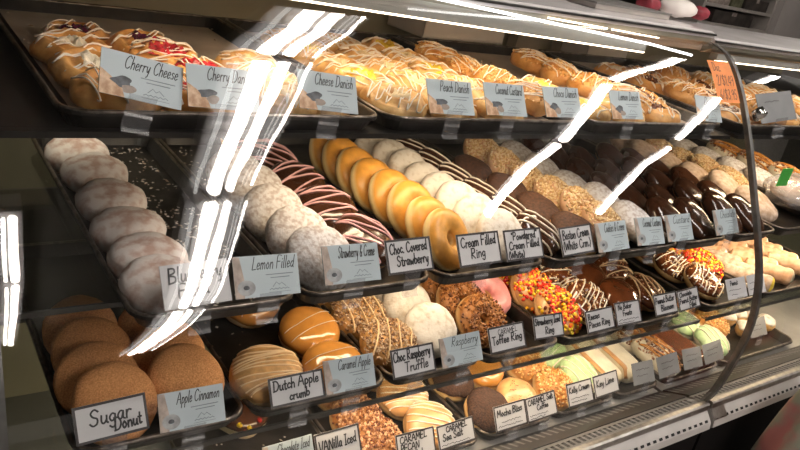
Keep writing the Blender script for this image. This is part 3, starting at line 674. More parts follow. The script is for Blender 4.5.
ROWN = ['front row', 'second row', 'third row', 'fourth row', 'back row']
for j in range(5):
    for i in range(3):
        x = .700 + .113*i + random.uniform(-.006, .006); y = .955 + .098*j + random.uniform(-.006, .006)
        place('d_custard' if (i + 2*j) % 4 == 2 else 'd_pale', x, y, zT + .006*((i + j) % 2), f'pale drizzled danish in the second tray, {ROWN[j]}, {["left", "middle", "right"][i]} of three', 'pale danishes second tray', .12, random.uniform(0, 6.28), 0, .98)
for i, y in enumerate((.98, 1.08, 1.18, 1.28)):
    place('d_nut', 1.032, y, zT + .014, f'orange-brown nut pastry along the right edge of second tray, {ORD[i]}', 'nut pastries second tray', .15, .4 + i, 0, .9)
dan('d_custard', [(1.16, .953, 'front left of the third tray'), (1.145, 1.06, 'behind the front left one in the third tray'), (1.27, .953, 'behind the Lemon Danish card')], 'danish with bright yellow custard', 'custard danishes', scale=.95)
for i, y in enumerate((.99, 1.09, 1.19, 1.29)):
    place('d_nut', 1.335, y, zT + .012, f'orange nut-crusted pastry in the third tray, {ORD[i]} of its row', 'nut pastries third tray', .15, .4 + i, 0, 1)
dan('d_dark', [(1.395, .953, 'front right of the third tray'), (1.45, 1.03, 'right side of the third tray'), (1.455, 1.15, 'back right of the third tray')], 'brown danish with dark filling', 'dark danishes third tray', scale=.95)
for j in range(4):
    for i in range(3):
        place(['d_dark', 'd_nut', 'd_dark', 'd_cheese'][(i + j) % 4], 1.67 + .125*i, .955 + .115*j, zT + .006, f'brown glazed pastry in the fourth tray, {ROWN[j]}, {["left", "middle", "right"][i]} of three', 'pastries fourth tray', .12, i + j, 0, .98)
for j in range(4):
    for i in range(2):
        place(['d_cheese', 'd_pale'][(i + j) % 2], 2.12 + .125*i, .957 + .115*j, zT + .006, f'pale sugared pastry in the far right tray, {ROWN[j]}, {["left", "right"][i]} of two', 'pastries far right tray', .12, i + j, 0, 1)

# settle every piece on its tray: neighbours that bite into each other are drawn in a little, then each is lowered to the tray floor
from mathutils.bvhtree import BVHTree
def shell(o, meshes):
    M = o.matrix_basis; V = []; F = []
    for me in meshes:
        n = len(V); V += [M @ v.co for v in me.vertices]; F += [[i + n for i in p.vertices] for p in me.polygons]
    return V, F
def drop(o, meshes, z):
    base = max(b for b in (TOP, MID, LOW, DECK) if b < z) + CAMZ; base += .0062 if base == TOP + CAMZ else .0012
    o.location.z += base - min(v.z for v in shell(o, meshes)[0])
for f in FOOD: drop(*f)
for _ in range(5):
    trees = [BVHTree.FromPolygons(*shell(o, ms)) for o, ms, _z in FOOD]; hit = set()
    for i in range(len(FOOD)):
        a = FOOD[i][0].location
        for j in range(i + 1, len(FOOD)):
            b = FOOD[j][0].location
            if abs(a.z - b.z) < .08 and abs(a.x - b.x) < .14 and abs(a.y - b.y) < .16 and trees[i].overlap(trees[j]): hit |= {i, j}
    if not hit: break
    for i in hit:
        o = FOOD[i][0]
        if o.scale.x > .945: o.scale = o.scale * .98; drop(*FOOD[i])

# crumbs left in the trays (nobody could count them)
def crumbs(x0, x1, y0, y1, z, n, label, seed, size=.004):
    rng = random.Random(seed); mb = MB()
    for _ in range(n):
        x, y = rng.uniform(x0, x1), rng.uniform(y0, y1)
        if noise.noise(Vector((x*22, y*22, seed))) < -.08: continue
        a, b = size*rng.uniform(.25, 1.25), size*rng.uniform(.2, .7); w = rng.uniform(0, PI); c, s = math.cos(w), math.sin(w)
        hgt = size*.35*rng.random() + .0005
        q = [(a, 0), (0, b), (-a, 0), (0, -b)]
        mb.add(([(x-x0 + p*c - r*s, y-y0 + p*s + r*c, 0) for p, r in q] + [(x-x0, y-y0, hgt)], [(0, 1, 4), (1, 2, 4), (2, 3, 4), (3, 0, 4)]))
    o = link('crumbs', mesh('crumbs', mb.vf, 'flake_crumbs')); o.location = W(x0, y0, z + .0006); tag(o, label, 'crumbs', kind='stuff')
crumbs(.355, .455, .81, 1.44, MID, 620, 'white sugar crumbs on the bare half of the blueberry tray', 3)
crumbs(.495, .60, .90, 1.44, MID, 300, 'white sugar crumbs behind the lemon donuts', 5)
crumbs(.45, .53, .93, 1.1, LOW, 26, 'a few white crumbs left of the caramel buns', 8, .006)
crumbs(.42, .66, .82, 1.2, DECK, 120, 'scattered crumbs on the nearly empty deck tray', 9, .004)
crumbs(.20, .60, .89, 1.50, TOP + .0062, 60, 'icing flakes on the parchment of the first top tray', 11, .006)
crumbs(1.10, 1.30, 1.05, 1.5, TOP + .0062, 90, 'icing flakes on the bare parchment of the third top tray', 12, .007)
crumbs(1.10, 1.30, .80, .84, LOW, 60, 'candy and nut crumbs at the front of the candy ring tray', 13, .004)

# ------------------------------------------------------------------ lettering: a single-stroke hand
GL = {
 'a': '.36 .5,.9 .5,.15 .05,.62 .05,.9 .5,.36 .5'.split(), }
def g(s): return [[tuple(float(c) for c in p.split(',')) for p in st.split()] for st in s.split(';')]
FONT = {
 'A': (.72, '0,0 .32,1 .64,0;.12,.38 .54,.38'), 'B': (.62, '.05,0 .05,1;.05,1 .42,.96 .46,.7 .05,.54 .5,.42 .5,.1 .05,0'), 'C': (.66, '.58,.82 .38,1 .1,.8 .02,.45 .14,.1 .38,0 .6,.16'),
 'D': (.68, '.08,0 .08,1;.0,1 .4,.95 .62,.55 .45,.1 .02,0'), 'E': (.58, '.5,1 .06,1 .06,0 .52,0;.06,.52 .42,.52'), 'F': (.56, '.05,0 .05,1 .52,1;.05,.54 .42,.54'),
 'I': (.34, '.16,0 .16,1;.02,1 .3,1;.02,0 .3,0'), 'K': (.62, '.06,0 .06,1;.54,1 .08,.46 .56,0'), 'L': (.54, '.08,1 .06,.1 .06,0 .5,.03'), 'M': (.84, '.04,0 .12,1 .4,.3 .66,1 .76,0'),
 'N': (.70, '.06,0 .08,1 .56,0 .6,1'), 'P': (.58, '.06,0 .06,1;.02,1 .42,.98 .48,.7 .36,.5 .06,.48'), 'R': (.62, '.06,0 .06,1;.02,1 .42,.98 .46,.7 .34,.54 .06,.5 .52,0'),
 'S': (.6, '.52,.84 .3,1 .08,.8 .2,.56 .46,.4 .44,.1 .2,0 .02,.16'), 'T': (.6, '.0,1 .58,1;.29,1 .28,0'), 'W': (.86, '0,1 .2,0 .42,.8 .62,0 .82,1'), 'V': (.62, '0,1 .28,0 .58,1'),
 'a': (.46, '.38,.46 .2,.52 .04,.3 .1,.04 .26,.06 .38,.46 .36,.08 .46,.0'), 'b': (.46, '.06,1 .06,.04;.06,.36 .24,.52 .4,.3 .28,.02 .06,.06'), 'c': (.40, '.36,.42 .2,.52 .04,.26 .16,.02 .38,.1'),
 'd': (.48, '.38,.42 .2,.5 .04,.26 .16,.02 .36,.2;.4,1 .38,.1 .46,.0'), 'e': (.42, '.06,.26 .34,.32 .26,.52 .1,.46 .05,.16 .18,.0 .38,.12'), 'f': (.36, '.36,.9 .24,1 .15,.8 .14,0;.0,.5 .3,.5'),
 'g': (.46, '.38,.44 .2,.52 .04,.3 .16,.06 .36,.2 .38,.48 .36,-.2 .2,-.34 .04,-.22'), 'h': (.46, '.06,1 .06,0;.06,.3 .22,.52 .36,.4 .38,0'), 'i': (.2, '.09,.5 .09,.06 .16,0;.1,.7 .1,.74'),
 'k': (.44, '.06,1 .06,0;.36,.5 .08,.22 .4,0'), 'l': (.2, '.09,1 .08,.1 .16,0'), 'm': (.68, '.05,.5 .05,0;.05,.32 .18,.52 .3,.4 .3,0;.3,.32 .44,.52 .56,.4 .6,0'), 'n': (.46, '.06,.5 .06,0;.06,.3 .22,.52 .36,.4 .4,0'),
 'o': (.44, '.2,.52 .04,.28 .18,.0 .38,.24 .2,.52'), 'p': (.46, '.06,.5 .06,-.36;.06,.36 .24,.52 .4,.28 .26,.02 .07,.08'), 'r': (.36, '.06,.5 .06,0;.06,.28 .18,.5 .34,.46'), 's': (.38, '.32,.46 .16,.52 .07,.38 .28,.22 .26,.04 .04,.04'),
 't': (.34, '.15,.86 .14,.1 .24,0 .32,.06;.0,.54 .3,.54'), 'u': (.46, '.06,.5 .06,.12 .2,.0 .36,.2 .38,.5 .38,.08 .46,0'), 'v': (.42, '.02,.5 .18,0 .38,.5'), 'w': (.6, '.02,.5 .14,0 .28,.4 .42,0 .56,.5'), 'y': (.44, '.04,.5 .1,.14 .22,.08 .38,.5;.38,.5 .3,-.2 .14,-.34'),
 'z': (.42, '.04,.5 .36,.5 .04,0 .38,0'), '&': (.62, '.54,0 .14,.66 .24,1 .38,.82 .08,.3 .2,0 .4,.06 .54,.4'), '.': (.18, '.07,0 .1,.04'), '(': (.24, '.2,1 .04,.5 .18,-.1'), ')': (.24, '.04,1 .2,.5 .04,-.1'),
 '"': (.26, '.05,1 .05,.82;.16,1 .16,.82'), '/': (.4, '.02,-.05 .36,1'), '$': (.6, '.5,.84 .3,.96 .08,.78 .46,.36 .4,.08 .04,.14;.28,1.08 .26,-.1'), ' ': (.3, ''),
 '0': (.52, '.24,1 .04,.5 .24,0 .44,.5 .24,1'), '1': (.3, '.04,.8 .16,1 .16,0'), '2': (.5, '.04,.8 .22,1 .42,.76 .04,0 .46,.02'), '3': (.5, '.06,.9 .26,1 .4,.76 .2,.54 .44,.3 .24,0 .04,.12'), '4': (.5, '.34,0 .34,1 .02,.34 .46,.34'),
 '5': (.5, '.42,1 .1,1 .08,.58 .34,.6 .42,.24 .22,0 .04,.1'), '6': (.5, '.36,.98 .1,.5 .12,.1 .34,.02 .4,.34 .12,.42'), '9': (.5, '.4,.7 .2,.5 .06,.76 .22,1 .42,.8 .34,0'),
}
def ribbon(pts, w):
    """flat pen stroke through (u, v) points"""
    P = [Vector((p[0], p[1], 0)) for p in pts]; v = []; f = []
    for i, p in enumerate(P):
        t = P[min(i+1, len(P)-1)] - P[max(i-1, 0)]; t = t.normalized() if t.length > 1e-9 else Vector((1, 0, 0))
        n = Vector((-t.y, t.x, 0)) * w * .5
        if i == 0: p = p - t*w*.4
        if i == len(P)-1: p = p + t*w*.4
        v += [tuple((p + n)[:2]), tuple((p - n)[:2])]
    for i in range(len(P)-1): f.append((2*i, 2*i+1, 2*i+3, 2*i+2))
    return v, f
def text_width(s): return sum(FONT[c][0] + .06 for c in s)
def write(s, u0, v0, size, pen, slant=.0, maxw=None, climb=0, rng=None, centre=False):
    """pen strokes of a line of writing, as flat (u, v) geometry"""
    wd = text_width(s) * size; sq = 1
    if maxw and wd > maxw: sq = maxw / wd; wd = maxw
    if centre: u0 = u0 - wd/2
    V = []; F = []; u = u0; tot = 0
    for c in s:
        adv, d = FONT[c]
        dv = rng.uniform(-.04, .04)*size if rng else 0
        if d:
            for st in g(d):
                pts = [(u + (x + slant*y)*size*sq, v0 + dv + y*size + climb*(u-u0 + x*size*sq)) for x, y in st]
                sm = [tuple(p)[:2] for p in smooth_path([(a, b, 0) for a, b in pts], 4)] if len(pts) > 2 else pts
                v, f = ribbon(sm, pen); n = len(V); V += v; F += [tuple(i+n for i in q) for q in f]
        u += (adv + .06)*size*sq
    return V, F
def flat_blob(cu, cv, ru, rv, seed, n=20, wob=.15):
    rng = random.Random(seed); ph = rng.uniform(0, 6)
    v = [(cu + ru*math.cos(2*PI*i/n)*(1 + wob*math.sin(3*2*PI*i/n + ph)), cv + rv*math.sin(2*PI*i/n)*(1 + wob*math.sin(2*2*PI*i/n + ph))) for i in range(n)]
    return v, [tuple(range(n))]
def ring_flat(cu, cv, r0, r1, n=24, sq=.8):
    v = []
    for i in range(n):
        a = 2*PI*i/n; v += [(cu + r1*math.cos(a), cv + r1*sq*math.sin(a)), (cu + r0*math.cos(a), cv + r0*sq*math.sin(a))]
    return v, [(2*i, (2*i+2) % (2*n), (2*i+3) % (2*n), 2*i+1) for i in range(n)]
def merge(*L):
    V = []; F = []
    for v, f in L:
        n = len(V); V += list(v); F += [tuple(i+n for i in q) for q in f]
    return V, F
def card(x, y, z, w, h, style, lines, label, roll=0, tilt=.58, yaw=0, tab=None, pic='danish', seed=0):
    t = thing('price_card', W(x, y, z), label, 'sign', 'small signs clipped to the tray fronts', (0, roll, yaw))
    st, ct = math.sin(tilt), math.cos(tilt); tab = tab or (.020 if z < -.9 else .034)
    def lift(vf, d):
        V = [(u, v*st - d*ct, v*ct + d*st) for u, v in vf[0]]
        out = []
        for q in vf[1]:     # face the customer
            a, b, c = [Vector(V[i]) for i in q[:3]]; nrm = (b-a).cross(c-a); out.append(tuple(q) if nrm.y < 0 else tuple(reversed(q)))
        return V, out
    hw = w/2
    box = MB(); th = .0012
    for d in (0, -th):
        box.v += [(u, v*st - d*ct, v*ct + d*st) for u, v in ((-hw, 0), (hw, 0), (hw, h), (-hw, h))]
    box.f = [(0, 1, 2, 3), (7, 6, 5, 4), (0, 4, 5, 1), (1, 5, 6, 2), (2, 6, 7, 3), (3, 7, 4, 0)]
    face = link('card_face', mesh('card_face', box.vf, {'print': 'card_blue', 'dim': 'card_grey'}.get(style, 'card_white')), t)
    rng = random.Random(seed)
    if style == 'print':
        L0 = lines[0]; size = h*.30
        link('lettering', mesh('lettering', lift(write(L0, -hw + w*.60, h*.66, size, .0012, .38, w*.66, 0, None, True), .0004), 'ink'), face)
        q = []
        for k, (a, b, vv) in enumerate(((-.02, .40, .52), (.05, .34, .44))):
            q.append(ribbon([(-hw + w*(.5 + a), h*vv), (-hw + w*(.5 + b), h*(vv + .005))], .0012))
        q.append(write('$', -hw + w*.88, h*.06, .0001, .0001))
        # little peak emblem over a scribbled line
        q.append(ribbon([(-hw + w*.57, h*.22), (-hw + w*.63, h*.33), (-hw + w*.67, h*.26), (-hw + w*.71, h*.31), (-hw + w*.77, h*.22)], .0010))
        q.append(ribbon([(-hw + w*(.52 + .03*k), h*(.15 + .03*(k % 2))) for k in range(11)], .0011))
        q.append(ribbon([(-hw + w*.50, h*.09), (-hw + w*.84, h*.09)], .0006))
        link('fine_print', mesh('fine_print', lift(merge(*q), .0004), 'faint_ink'), face)
        if pic == 'danish':
            link('printed_picture', mesh('printed_picture', lift(merge(([(-hw, 0), (-hw + w*.30, 0), (-hw + w*.26, h*.22), (-hw + w*.12, h*.42), (-hw, h*.56)], [(0, 1, 2, 3, 4)])), .0003), 'print_brown'), face)
            link('printed_picture', mesh('printed_picture', lift(flat_blob(-hw + w*.26, h*.34, w*.12, h*.11, seed, 20, .25), .0005), 'print_dark'), face)
            link('printed_picture', mesh('printed_picture', lift(flat_blob(-hw + w*.34, h*.20, w*.085, h*.10, seed + 1), .0006), 'print_rose'), face)
        else:
            link('printed_picture', mesh('printed_picture', lift(([(-hw, 0), (-hw + w*.13, 0), (-hw + w*.16, h*.3), (-hw + w*.10, h*.98), (-hw, h)], [(0, 1, 2, 3, 4)]), .0003), 'print_rose'), face)
            link('printed_picture', mesh('printed_picture', lift(ring_flat(-hw + w*.17, h*.24, w*.045, w*.135), .0006), 'print_grey'), face)
            link('printed_picture', mesh('printed_picture', lift(flat_blob(-hw + w*.17, h*.25, w*.05, w*.035, seed, 14, .02), .0004), 'print_dark'), face)
    else:
        b = .0034
        q = [([(-hw, 0), (hw, 0), (hw, b), (-hw, b)], [(0, 1, 2, 3)]), ([(-hw, h-b), (hw, h-b), (hw, h), (-hw, h)], [(0, 1, 2, 3)]),
             ([(-hw, b), (-hw+b, b), (-hw+b, h-b), (-hw, h-b)], [(0, 1, 2, 3)]), ([(hw-b, b), (hw, b), (hw, h-b), (hw-b, h-b)], [(0, 1, 2, 3)])]
        if style == 'hand': link('border', mesh('border', lift(merge(*q), .0003), 'card_border'), face)
        q = []
        for txt, u, v, size, pen in lines:
            if txt.startswith('~'):
                a, e = u*w - hw, (u + float(txt[1:]))*w - hw; n = int((e-a)/.0026)
                q.append(ribbon([(a + (e-a)*k/n, h*v + rng.uniform(-.0016, .0016)) for k in range(n+1)], pen))
            else: q.append(write(txt, u*w - hw, v*h, size*h, pen, .08, w*(1 - u) - .008, .03, rng))
        link('lettering', mesh('lettering', lift(merge(*q), .0006), 'ink'), face)
    # clear plastic clip gripping the tray rim
    m = MB(); cw = w*.17
    m.add(([(-cw, -.0035, h*.16*ct), (cw, -.0035, h*.16*ct), (cw, -.0035, -tab), (-cw, -.0035, -tab)], [(3, 2, 1, 0)]))
    m.add(([(-cw, -.0035, -tab), (cw, -.0035, -tab), (cw, -.009, -tab-.004), (-cw, -.009, -tab-.004)], [(3, 2, 1, 0)]))
    m.add(([(-cw, -.0035, -tab*.45), (cw, -.0035, -tab*.45), (cw, -.0065, -tab*.55), (-cw, -.0065, -tab*.55)], [(3, 2, 1, 0)]))
    link('clear_clip', mesh('clear_clip', m.vf, 'clip_plastic'), t)
    return t
P2 = .0023
def H(*L): return [(s, u, v, sz, P2 if sz > .2 else .0012) for s, u, v, sz in L]
yT, yM, yL, yB = .859, .7705, .7705, .7925
tops = [(.266, .2, 'Cherry Cheese', .100), (.370, .06, 'Cherry Danish', .096), (.525, .08, 'Cheese Danish', .096), (.748, .03, 'Peach Danish', .092), (.866, .02, 'Coconut Custard', .092), (1.005, 0, 'Choco Danish', .092), (1.184, 0, 'Lemon Danish', .092)]
for i, (x, r, s, w) in enumerate(tops):
    card(x, yT - (.004 if i == 1 else 0), -.266 + (.006 if i == 0 else 0), w, .055, 'print', [s], f'pale blue printed card reading {s} on the top shelf front', r, seed=i)
card(1.461, yT, -.267, .092, .055, 'print', ['Danish'], 'pale blue card half hidden behind the third bright reflection on the top shelf', .04, seed=9)
card(.328, yM, -.499, .088, .056, 'handblue', H(('Blueberry', .10, .58, .34), ('Filled', .22, .24, .30)), 'pale card handwritten Blueberry Filled, crossed by the bright reflection', -.03, seed=21)
for i, (x, s, z) in enumerate(((.425, 'Lemon Filled', -.499), (.559, 'Strawberry & Creme', -.495), (1.151, 'Cookies & Creme', -.501), (1.266, 'Coconut Custard', -.499), (1.367, 'Custard', -.499), (1.543, 'Chocolate', -.498))):
    card(x, yM, z, .096 if i < 2 else .090, .056, 'print', [s], f'pale blue printed card reading {s} on the middle shelf front', [.03, .02, -.02, .03, .01, -.01][i], pic='ring', seed=30+i)
card(.663, yM, -.491, .086, .053, 'hand', H(('Choc. Covered', .08, .58, .30), ('Strawberry', .20, .22, .30)), 'black-bordered handwritten card reading Choc. Covered Strawberry', -.01, seed=41)
card(.807, yM, -.494, .092, .054, 'hand', H(('Cream Filled', .08, .58, .30), ('Ring', .28, .24, .30)), 'black-bordered handwritten card reading Cream Filled Ring', -.01, seed=42)
card(.910, yM, -.495, .090, .054, 'hand', H(('"Powdered"', .18, .66, .24), ('Cream Filled', .10, .36, .25), ('(White)', .06, .08, .22)), 'black-bordered handwritten card reading Powdered Cream Filled (White)', 0, seed=43)
card(1.049, yM, -.499, .086, .054, 'hand', H(('Boston Cream', .08, .56, .32), ('(White Crm.)', .06, .2, .30)), 'black-bordered handwritten card reading Boston Cream (White Crm.)', -.04, seed=44)
card(.232, yL, -.682, .091, .048, 'hand', [('Sugar', .2, .42, .42, .0024), ('Donut', .52, .18, .34, .0024)], 'black-bordered handwritten card reading Sugar Donut, lower left corner', -.04, seed=45)
for i, (x, s, r) in enumerate(((.339, 'Apple Cinnamon', .03), (.596, 'Caramel Apple', .02), (.828, 'Raspberry', -.01))):
    card(x, yL, -.695, .093, .052, 'print', [s], f'pale blue printed card reading {s} on the lower shelf front', r, pic='ring', seed=50+i)
card(.502, yL, -.696, .092, .044, 'hand', H(('Dutch Apple', .07, .54, .34), ('crumb', .34, .16, .30)), 'black-bordered handwritten card reading Dutch Apple crumb', 0, seed=60)
card(.722, yL, -.695, .090, .049, 'hand', H(('Choc Raspberry', .05, .56, .34), ('Truffle', .28, .18, .32)), 'black-bordered handwritten card reading Choc Raspberry Truffle', 0, seed=61)
card(.937, yL, -.688, .090, .048, 'hand', H(('CARAMEL', .26, .66, .20), ('Toffee Ring', .07, .32, .30)), 'black-bordered handwritten card reading CARAMEL Toffee Ring', -.01, seed=62)
card(1.043, yL, -.680, .084, .046, 'hand', H(('Strawberry Iced', .05, .58, .28), ('Ring', .36, .2, .28)), 'black-bordered handwritten card reading Strawberry Iced Ring', .05, seed=63)
card(1.202, yL, -.692, .086, .046, 'hand', H(('Reeses', .08, .58, .26), ('Pieces Ring', .07, .22, .28)), 'black-bordered handwritten card reading Reeses Pieces Ring', -.02, seed=64)
card(1.293, yL, -.692, .085, .050, 'hand', H(('No Baker', .12, .68, .22), ('Frosts', .28, .40, .22), ('~.8', .08, .24, .1), ('~.6', .08, .12, .1)), 'black-bordered handwritten card reading No Baker Frosts', .02, seed=65)
card(1.424, yL, -.688, .083, .048, 'hand', H(('Peanut Butter', .06, .56, .28), ('Blossom', .26, .20, .28)), 'black-bordered handwritten card reading Peanut Butter Blossom', 0, seed=66)
card(1.513, yL, -.688, .080, .048, 'hand', H(('Chocolate', .10, .66, .22), ('Peanut Butter', .06, .36, .24), ('Filled', .48, .10, .22)), 'black-bordered handwritten card reading Chocolate Peanut Butter Filled', -.05, seed=67)
card(1.714, yL, -.688, .086, .050, 'handblue', H(('Peanut', .20, .66, .22), ('~.6', .1, .44, .2), ('~.3', .2, .2, .2)), 'small white handwritten card just left of the metal joint strip', 0, seed=68)
card(1.806, yL, -.688, .080, .050, 'handblue', H(('~.5', .1, .6, .2), ('~.4', .1, .3, .2)), 'small white card half hidden by the metal joint strip', 0, seed=69)
card(.527, yB, -.862, .090, .054, 'print', ['Chocolate Iced'], 'pale printed card reading Chocolate Iced at the bottom edge', -.02, tab=.072, pic='ring', seed=70)
card(.620, yB, -.862, .088, .052, 'hand', H(('VANilla Iced', .07, .40, .34),), 'black-bordered handwritten card reading VANilla Iced', -.02, tab=.072, seed=71)
card(.800, yB, -.918, .091, .052, 'hand', H(('CARAMEL', .10, .66, .24), ('PECAN', .10, .36, .24), ('Filled...', .34, .10, .22)), 'black-bordered handwritten card reading CARAMEL PECAN Filled', .03, seed=72)
card(.899, yB, -.916, .092, .047, 'hand', H(('CARAMEL', .24, .66, .22), ('Sea Salt', .12, .34, .28), ('~.76', .08, .16, .1)), 'black-bordered handwritten card reading CARAMEL Sea Salt', -.03, seed=73)
card(1.046, yB, -.916, .090, .052, 'hand', H(('Mocha Bliss', .08, .56, .26), ('~.6', .2, .34, .1), ('~.76', .08, .18, .1)), 'black-bordered handwritten card reading Mocha Bliss', 0, seed=74)
card(1.138, yB, -.916, .090, .052, 'hand', H(('CARAMEL Salt', .08, .66, .22), ('Coffee', .34, .40, .22), ('~.6', .08, .24, .1), ('~.5', .08, .12, .1)), 'black-bordered handwritten card reading CARAMEL Salt Coffee', -.03, seed=75)
card(1.259, yB, -.910, .084, .052, 'hand', H(('Kelly Cream', .08, .58, .24), ('~.7', .12, .34, .1), ('~.6', .12, .18, .1)), 'black-bordered handwritten card reading Kelly Cream', 0, seed=76)
card(1.347, yB, -.905, .084, .050, 'hand', H(('Key Lime', .10, .46, .30),), 'black-bordered handwritten card reading Key Lime', -.03, seed=77)
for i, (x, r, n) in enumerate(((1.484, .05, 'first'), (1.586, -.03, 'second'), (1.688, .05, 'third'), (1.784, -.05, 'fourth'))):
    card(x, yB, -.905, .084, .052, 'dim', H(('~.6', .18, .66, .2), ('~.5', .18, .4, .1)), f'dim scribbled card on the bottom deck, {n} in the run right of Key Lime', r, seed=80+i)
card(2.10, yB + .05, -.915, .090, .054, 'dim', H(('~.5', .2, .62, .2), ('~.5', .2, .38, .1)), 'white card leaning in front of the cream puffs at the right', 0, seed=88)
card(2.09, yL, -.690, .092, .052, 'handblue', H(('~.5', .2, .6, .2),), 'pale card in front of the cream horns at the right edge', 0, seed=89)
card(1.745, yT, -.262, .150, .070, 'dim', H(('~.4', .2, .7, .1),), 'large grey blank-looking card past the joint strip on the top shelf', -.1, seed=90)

# ------------------------------------------------------------------ things on and in the case
# orange notice taped on the inside of the curved glass
def on_glass(x, v):   # v = height; returns a point just inside the sheet
    for (y0, z0), (y1, z1) in zip(PS, PS[1:]):
        if z0 <= v <= z1:
            k = (v-z0)/(z1-z0); return (x, y0 + (y1-y0)*k + .0035, v + .001)
    return (x, PS[-1][0], v)
t = thing('orange_notice', W(1.51, .89, -.19), 'orange paper notice with handwritten prices taped to the curved glass beside joint strip', 'notice')
o0 = Vector(W(1.51, .89, -.19))
v = []; nx, nz = 2, 10
for j in range(nz):
    for i in range(nx):
        v.append(tuple(Vector(W(*on_glass(1.475 + .085*i - .012*j/(nz-1)*0, -.152 - .075*j/(nz-1)))) - o0))
link('paper', mesh('paper', (v, grid_faces(nx, nz, False)), 'orange_paper', True), t)
q = []
for s, vv, sz in (('Doz.', .78, .2), ('2/$1.49', .44, .26), ('6/$3.95', .10, .26)):
    q.append(write(s, .012, vv*.082, sz*.075, .0016, .1, .066))
V, F = merge(*q)
link('lettering', mesh('lettering', ([tuple(Vector(W(*on_glass(1.475 + u, -.227 + .075*vv/.082))) + Vector((0, -.0012, -.0008)) - o0) for u, vv in V], F), 'ink'), t)

# white pastry boxes on the back of the top shelf
def open_box(name, x, y, z, w, d, h, rz, label):
    t = thing(name, W(x, y, z), label, 'box', 'pastry boxes behind the top trays', (0, 0, rz))
    m = MB(); s = .004
    m.box(-w/2, w/2, -d/2, d/2, 0, s); m.box(-w/2, w/2, -d/2, -d/2+s, 0, h); m.box(-w/2, w/2, d/2-s, d/2, 0, h); m.box(-w/2, -w/2+s, -d/2, d/2, 0, h); m.box(w/2-s, w/2, -d/2, d/2, 0, h)
    link('tray_walls', mesh('tray_walls', m.vf, 'white_card'), t)
    link('contents', mesh('contents', Bun(w*.42, d*.42, h*.5, e=.5, ez=.5, seed=2, amp=.006).body(), 'brown_wood', True), t).location = (0, 0, h*.62)
open_box('pastry_box', 1.31, 1.61, TOP + .028, .30, .15, .062, .08, 'white cardboard pastry box lying behind the trays under the lit top edge')
open_box('pastry_box', 1.92, 1.60, TOP + .012, .22, .10, .07, .1, 'pale cardboard box under the top edge behind second bright reflection')
for i, (x, w) in enumerate(((1.66, .10), (1.83, .05))):
    o = link('back_post', mesh('back_post', MB().box(-w/2, w/2, -.02, .02, 0, .108).vf, 'beige_post')); o.location = W(x, 1.66, TOP + .001)
    tag(o, ['wide beige upright post at the back of the top shelf', 'thin beige upright post at the back of the top shelf'][i], 'post')
# clear bag with green tag among the right-hand pastries
v = []; nu, nv = 26, 12
for j in range(nv):
    ph = -PI/2 + PI*(j+.05)/(nv-1+.1)
    for i in range(nu):
        th = 2*PI*i/nu; p = Vector((.13*spow(math.cos(ph), .6)*math.cos(th), .09*spow(math.cos(ph), .6)*math.sin(th), .035*math.sin(ph)))
        v.append(tuple(p*(1 + .22*noise.noise(p*28))))
t = thing('plastic_bag', W(2.065, .885, MID + .066), 'crumpled clear plastic bag with green tag on the right-hand middle shelf', 'bag')
link('film', mesh('film', (v, grid_faces(nu, nv) + [tuple(range(nu-1, -1, -1)), tuple((nv-1)*nu+i for i in range(nu))]), 'bag_film', False), t)
link('bread', mesh('bread', Bun(.10, .07, .028, seed=3, amp=.006).body(), 'powder_tan', True), t)
link('green_tag', mesh('green_tag', MB().box(-.026, .026, -.001, .001, -.026, .022).vf, 'green_paper'), t).location = (-.17, -.02, .060)
column('redtop', 2.28, [1.02, 1.13, 1.24], zM + .012, 'reddish brown nut-topped bar on the right-hand middle shelf', 'far nut bars', .25, yaw=0)
column('green', 2.16, [1.06, 1.16, 1.26], zM + .012, 'pale yellow-green iced bun on the right-hand middle shelf', 'far pale buns', .25) if False else None
column('whitelong', 2.15, [1.04, 1.13, 1.22, 1.31], zM + .014, 'pale powdered long john behind the plastic bag', 'far powdered long johns', .3, yaw=0)
tray(2.105, .80, MID, .30, .68, 'black baking tray on the right middle shelf under the plastic bag', 'trays on the middle shelf')

# items on top of the case and shelving behind it
t = thing('shelving_unit', (7.45, 4.95, 0), 'pale shelving unit with goods behind the bakery case, top right', 'shelving')
for i, z in enumerate((.3, .68, 1.04, 1.24, 1.46, 1.7)):
    link('shelf_board', mesh('shelf_board', MB().box(.05, 1.40, 0, .45, z-.016, z+.016).vf, 'shelf_white'), t)
for x in (0, 1.40):
    link('upright', mesh('upright', MB().box(x, x+.05, 0, .45, 0, 2.3).vf, 'shelf_white'), t)
link('back_sheet', mesh('back_sheet', MB().box(0, 1.45, .45, .46, 0, 2.3).vf, 'shelf_dark'), t)
for i, (x, w, h, z, m, lab) in enumerate(((.12, .40, .15, 1.256, 'goods_cream', 'cream carton on the shelving unit, left end'), (.56, .22, .16, 1.256, 'goods_olive', 'olive carton in the middle of the shelving unit'), (.84, .48, .12, 1.256, 'shelf_dark', 'dark carton on the right of the shelving unit'), (.12, .60, .14, 1.476, 'brown_wood', 'brown carton on the upper shelf of the unit'), (.80, .5, .12, 1.476, 'shelf_dark', 'dark carton on the upper shelf of the unit'), (.3, .8, .14, 1.056, 'shelf_dark', 'long dark carton on the lower shelf of the unit'))):
    b = thing('carton', (7.45 + x, 4.98, z + .001), lab, 'box', 'cartons on the shelving unit')
    link('carton_body', mesh('carton_body', MB().box(0, w, 0, .25, 0, h).vf, m), b)
    link('carton_tape', mesh('carton_tape', MB().box(w*.44, w*.56, -.001, .251, h*.7, h+.001).vf, 'goods_cream'), b)
bz = -.098
o = thing('cloth_bundle', W(1.79, 1.26, bz + .021), 'white cloth bundle lying on top of the case', 'cloth')
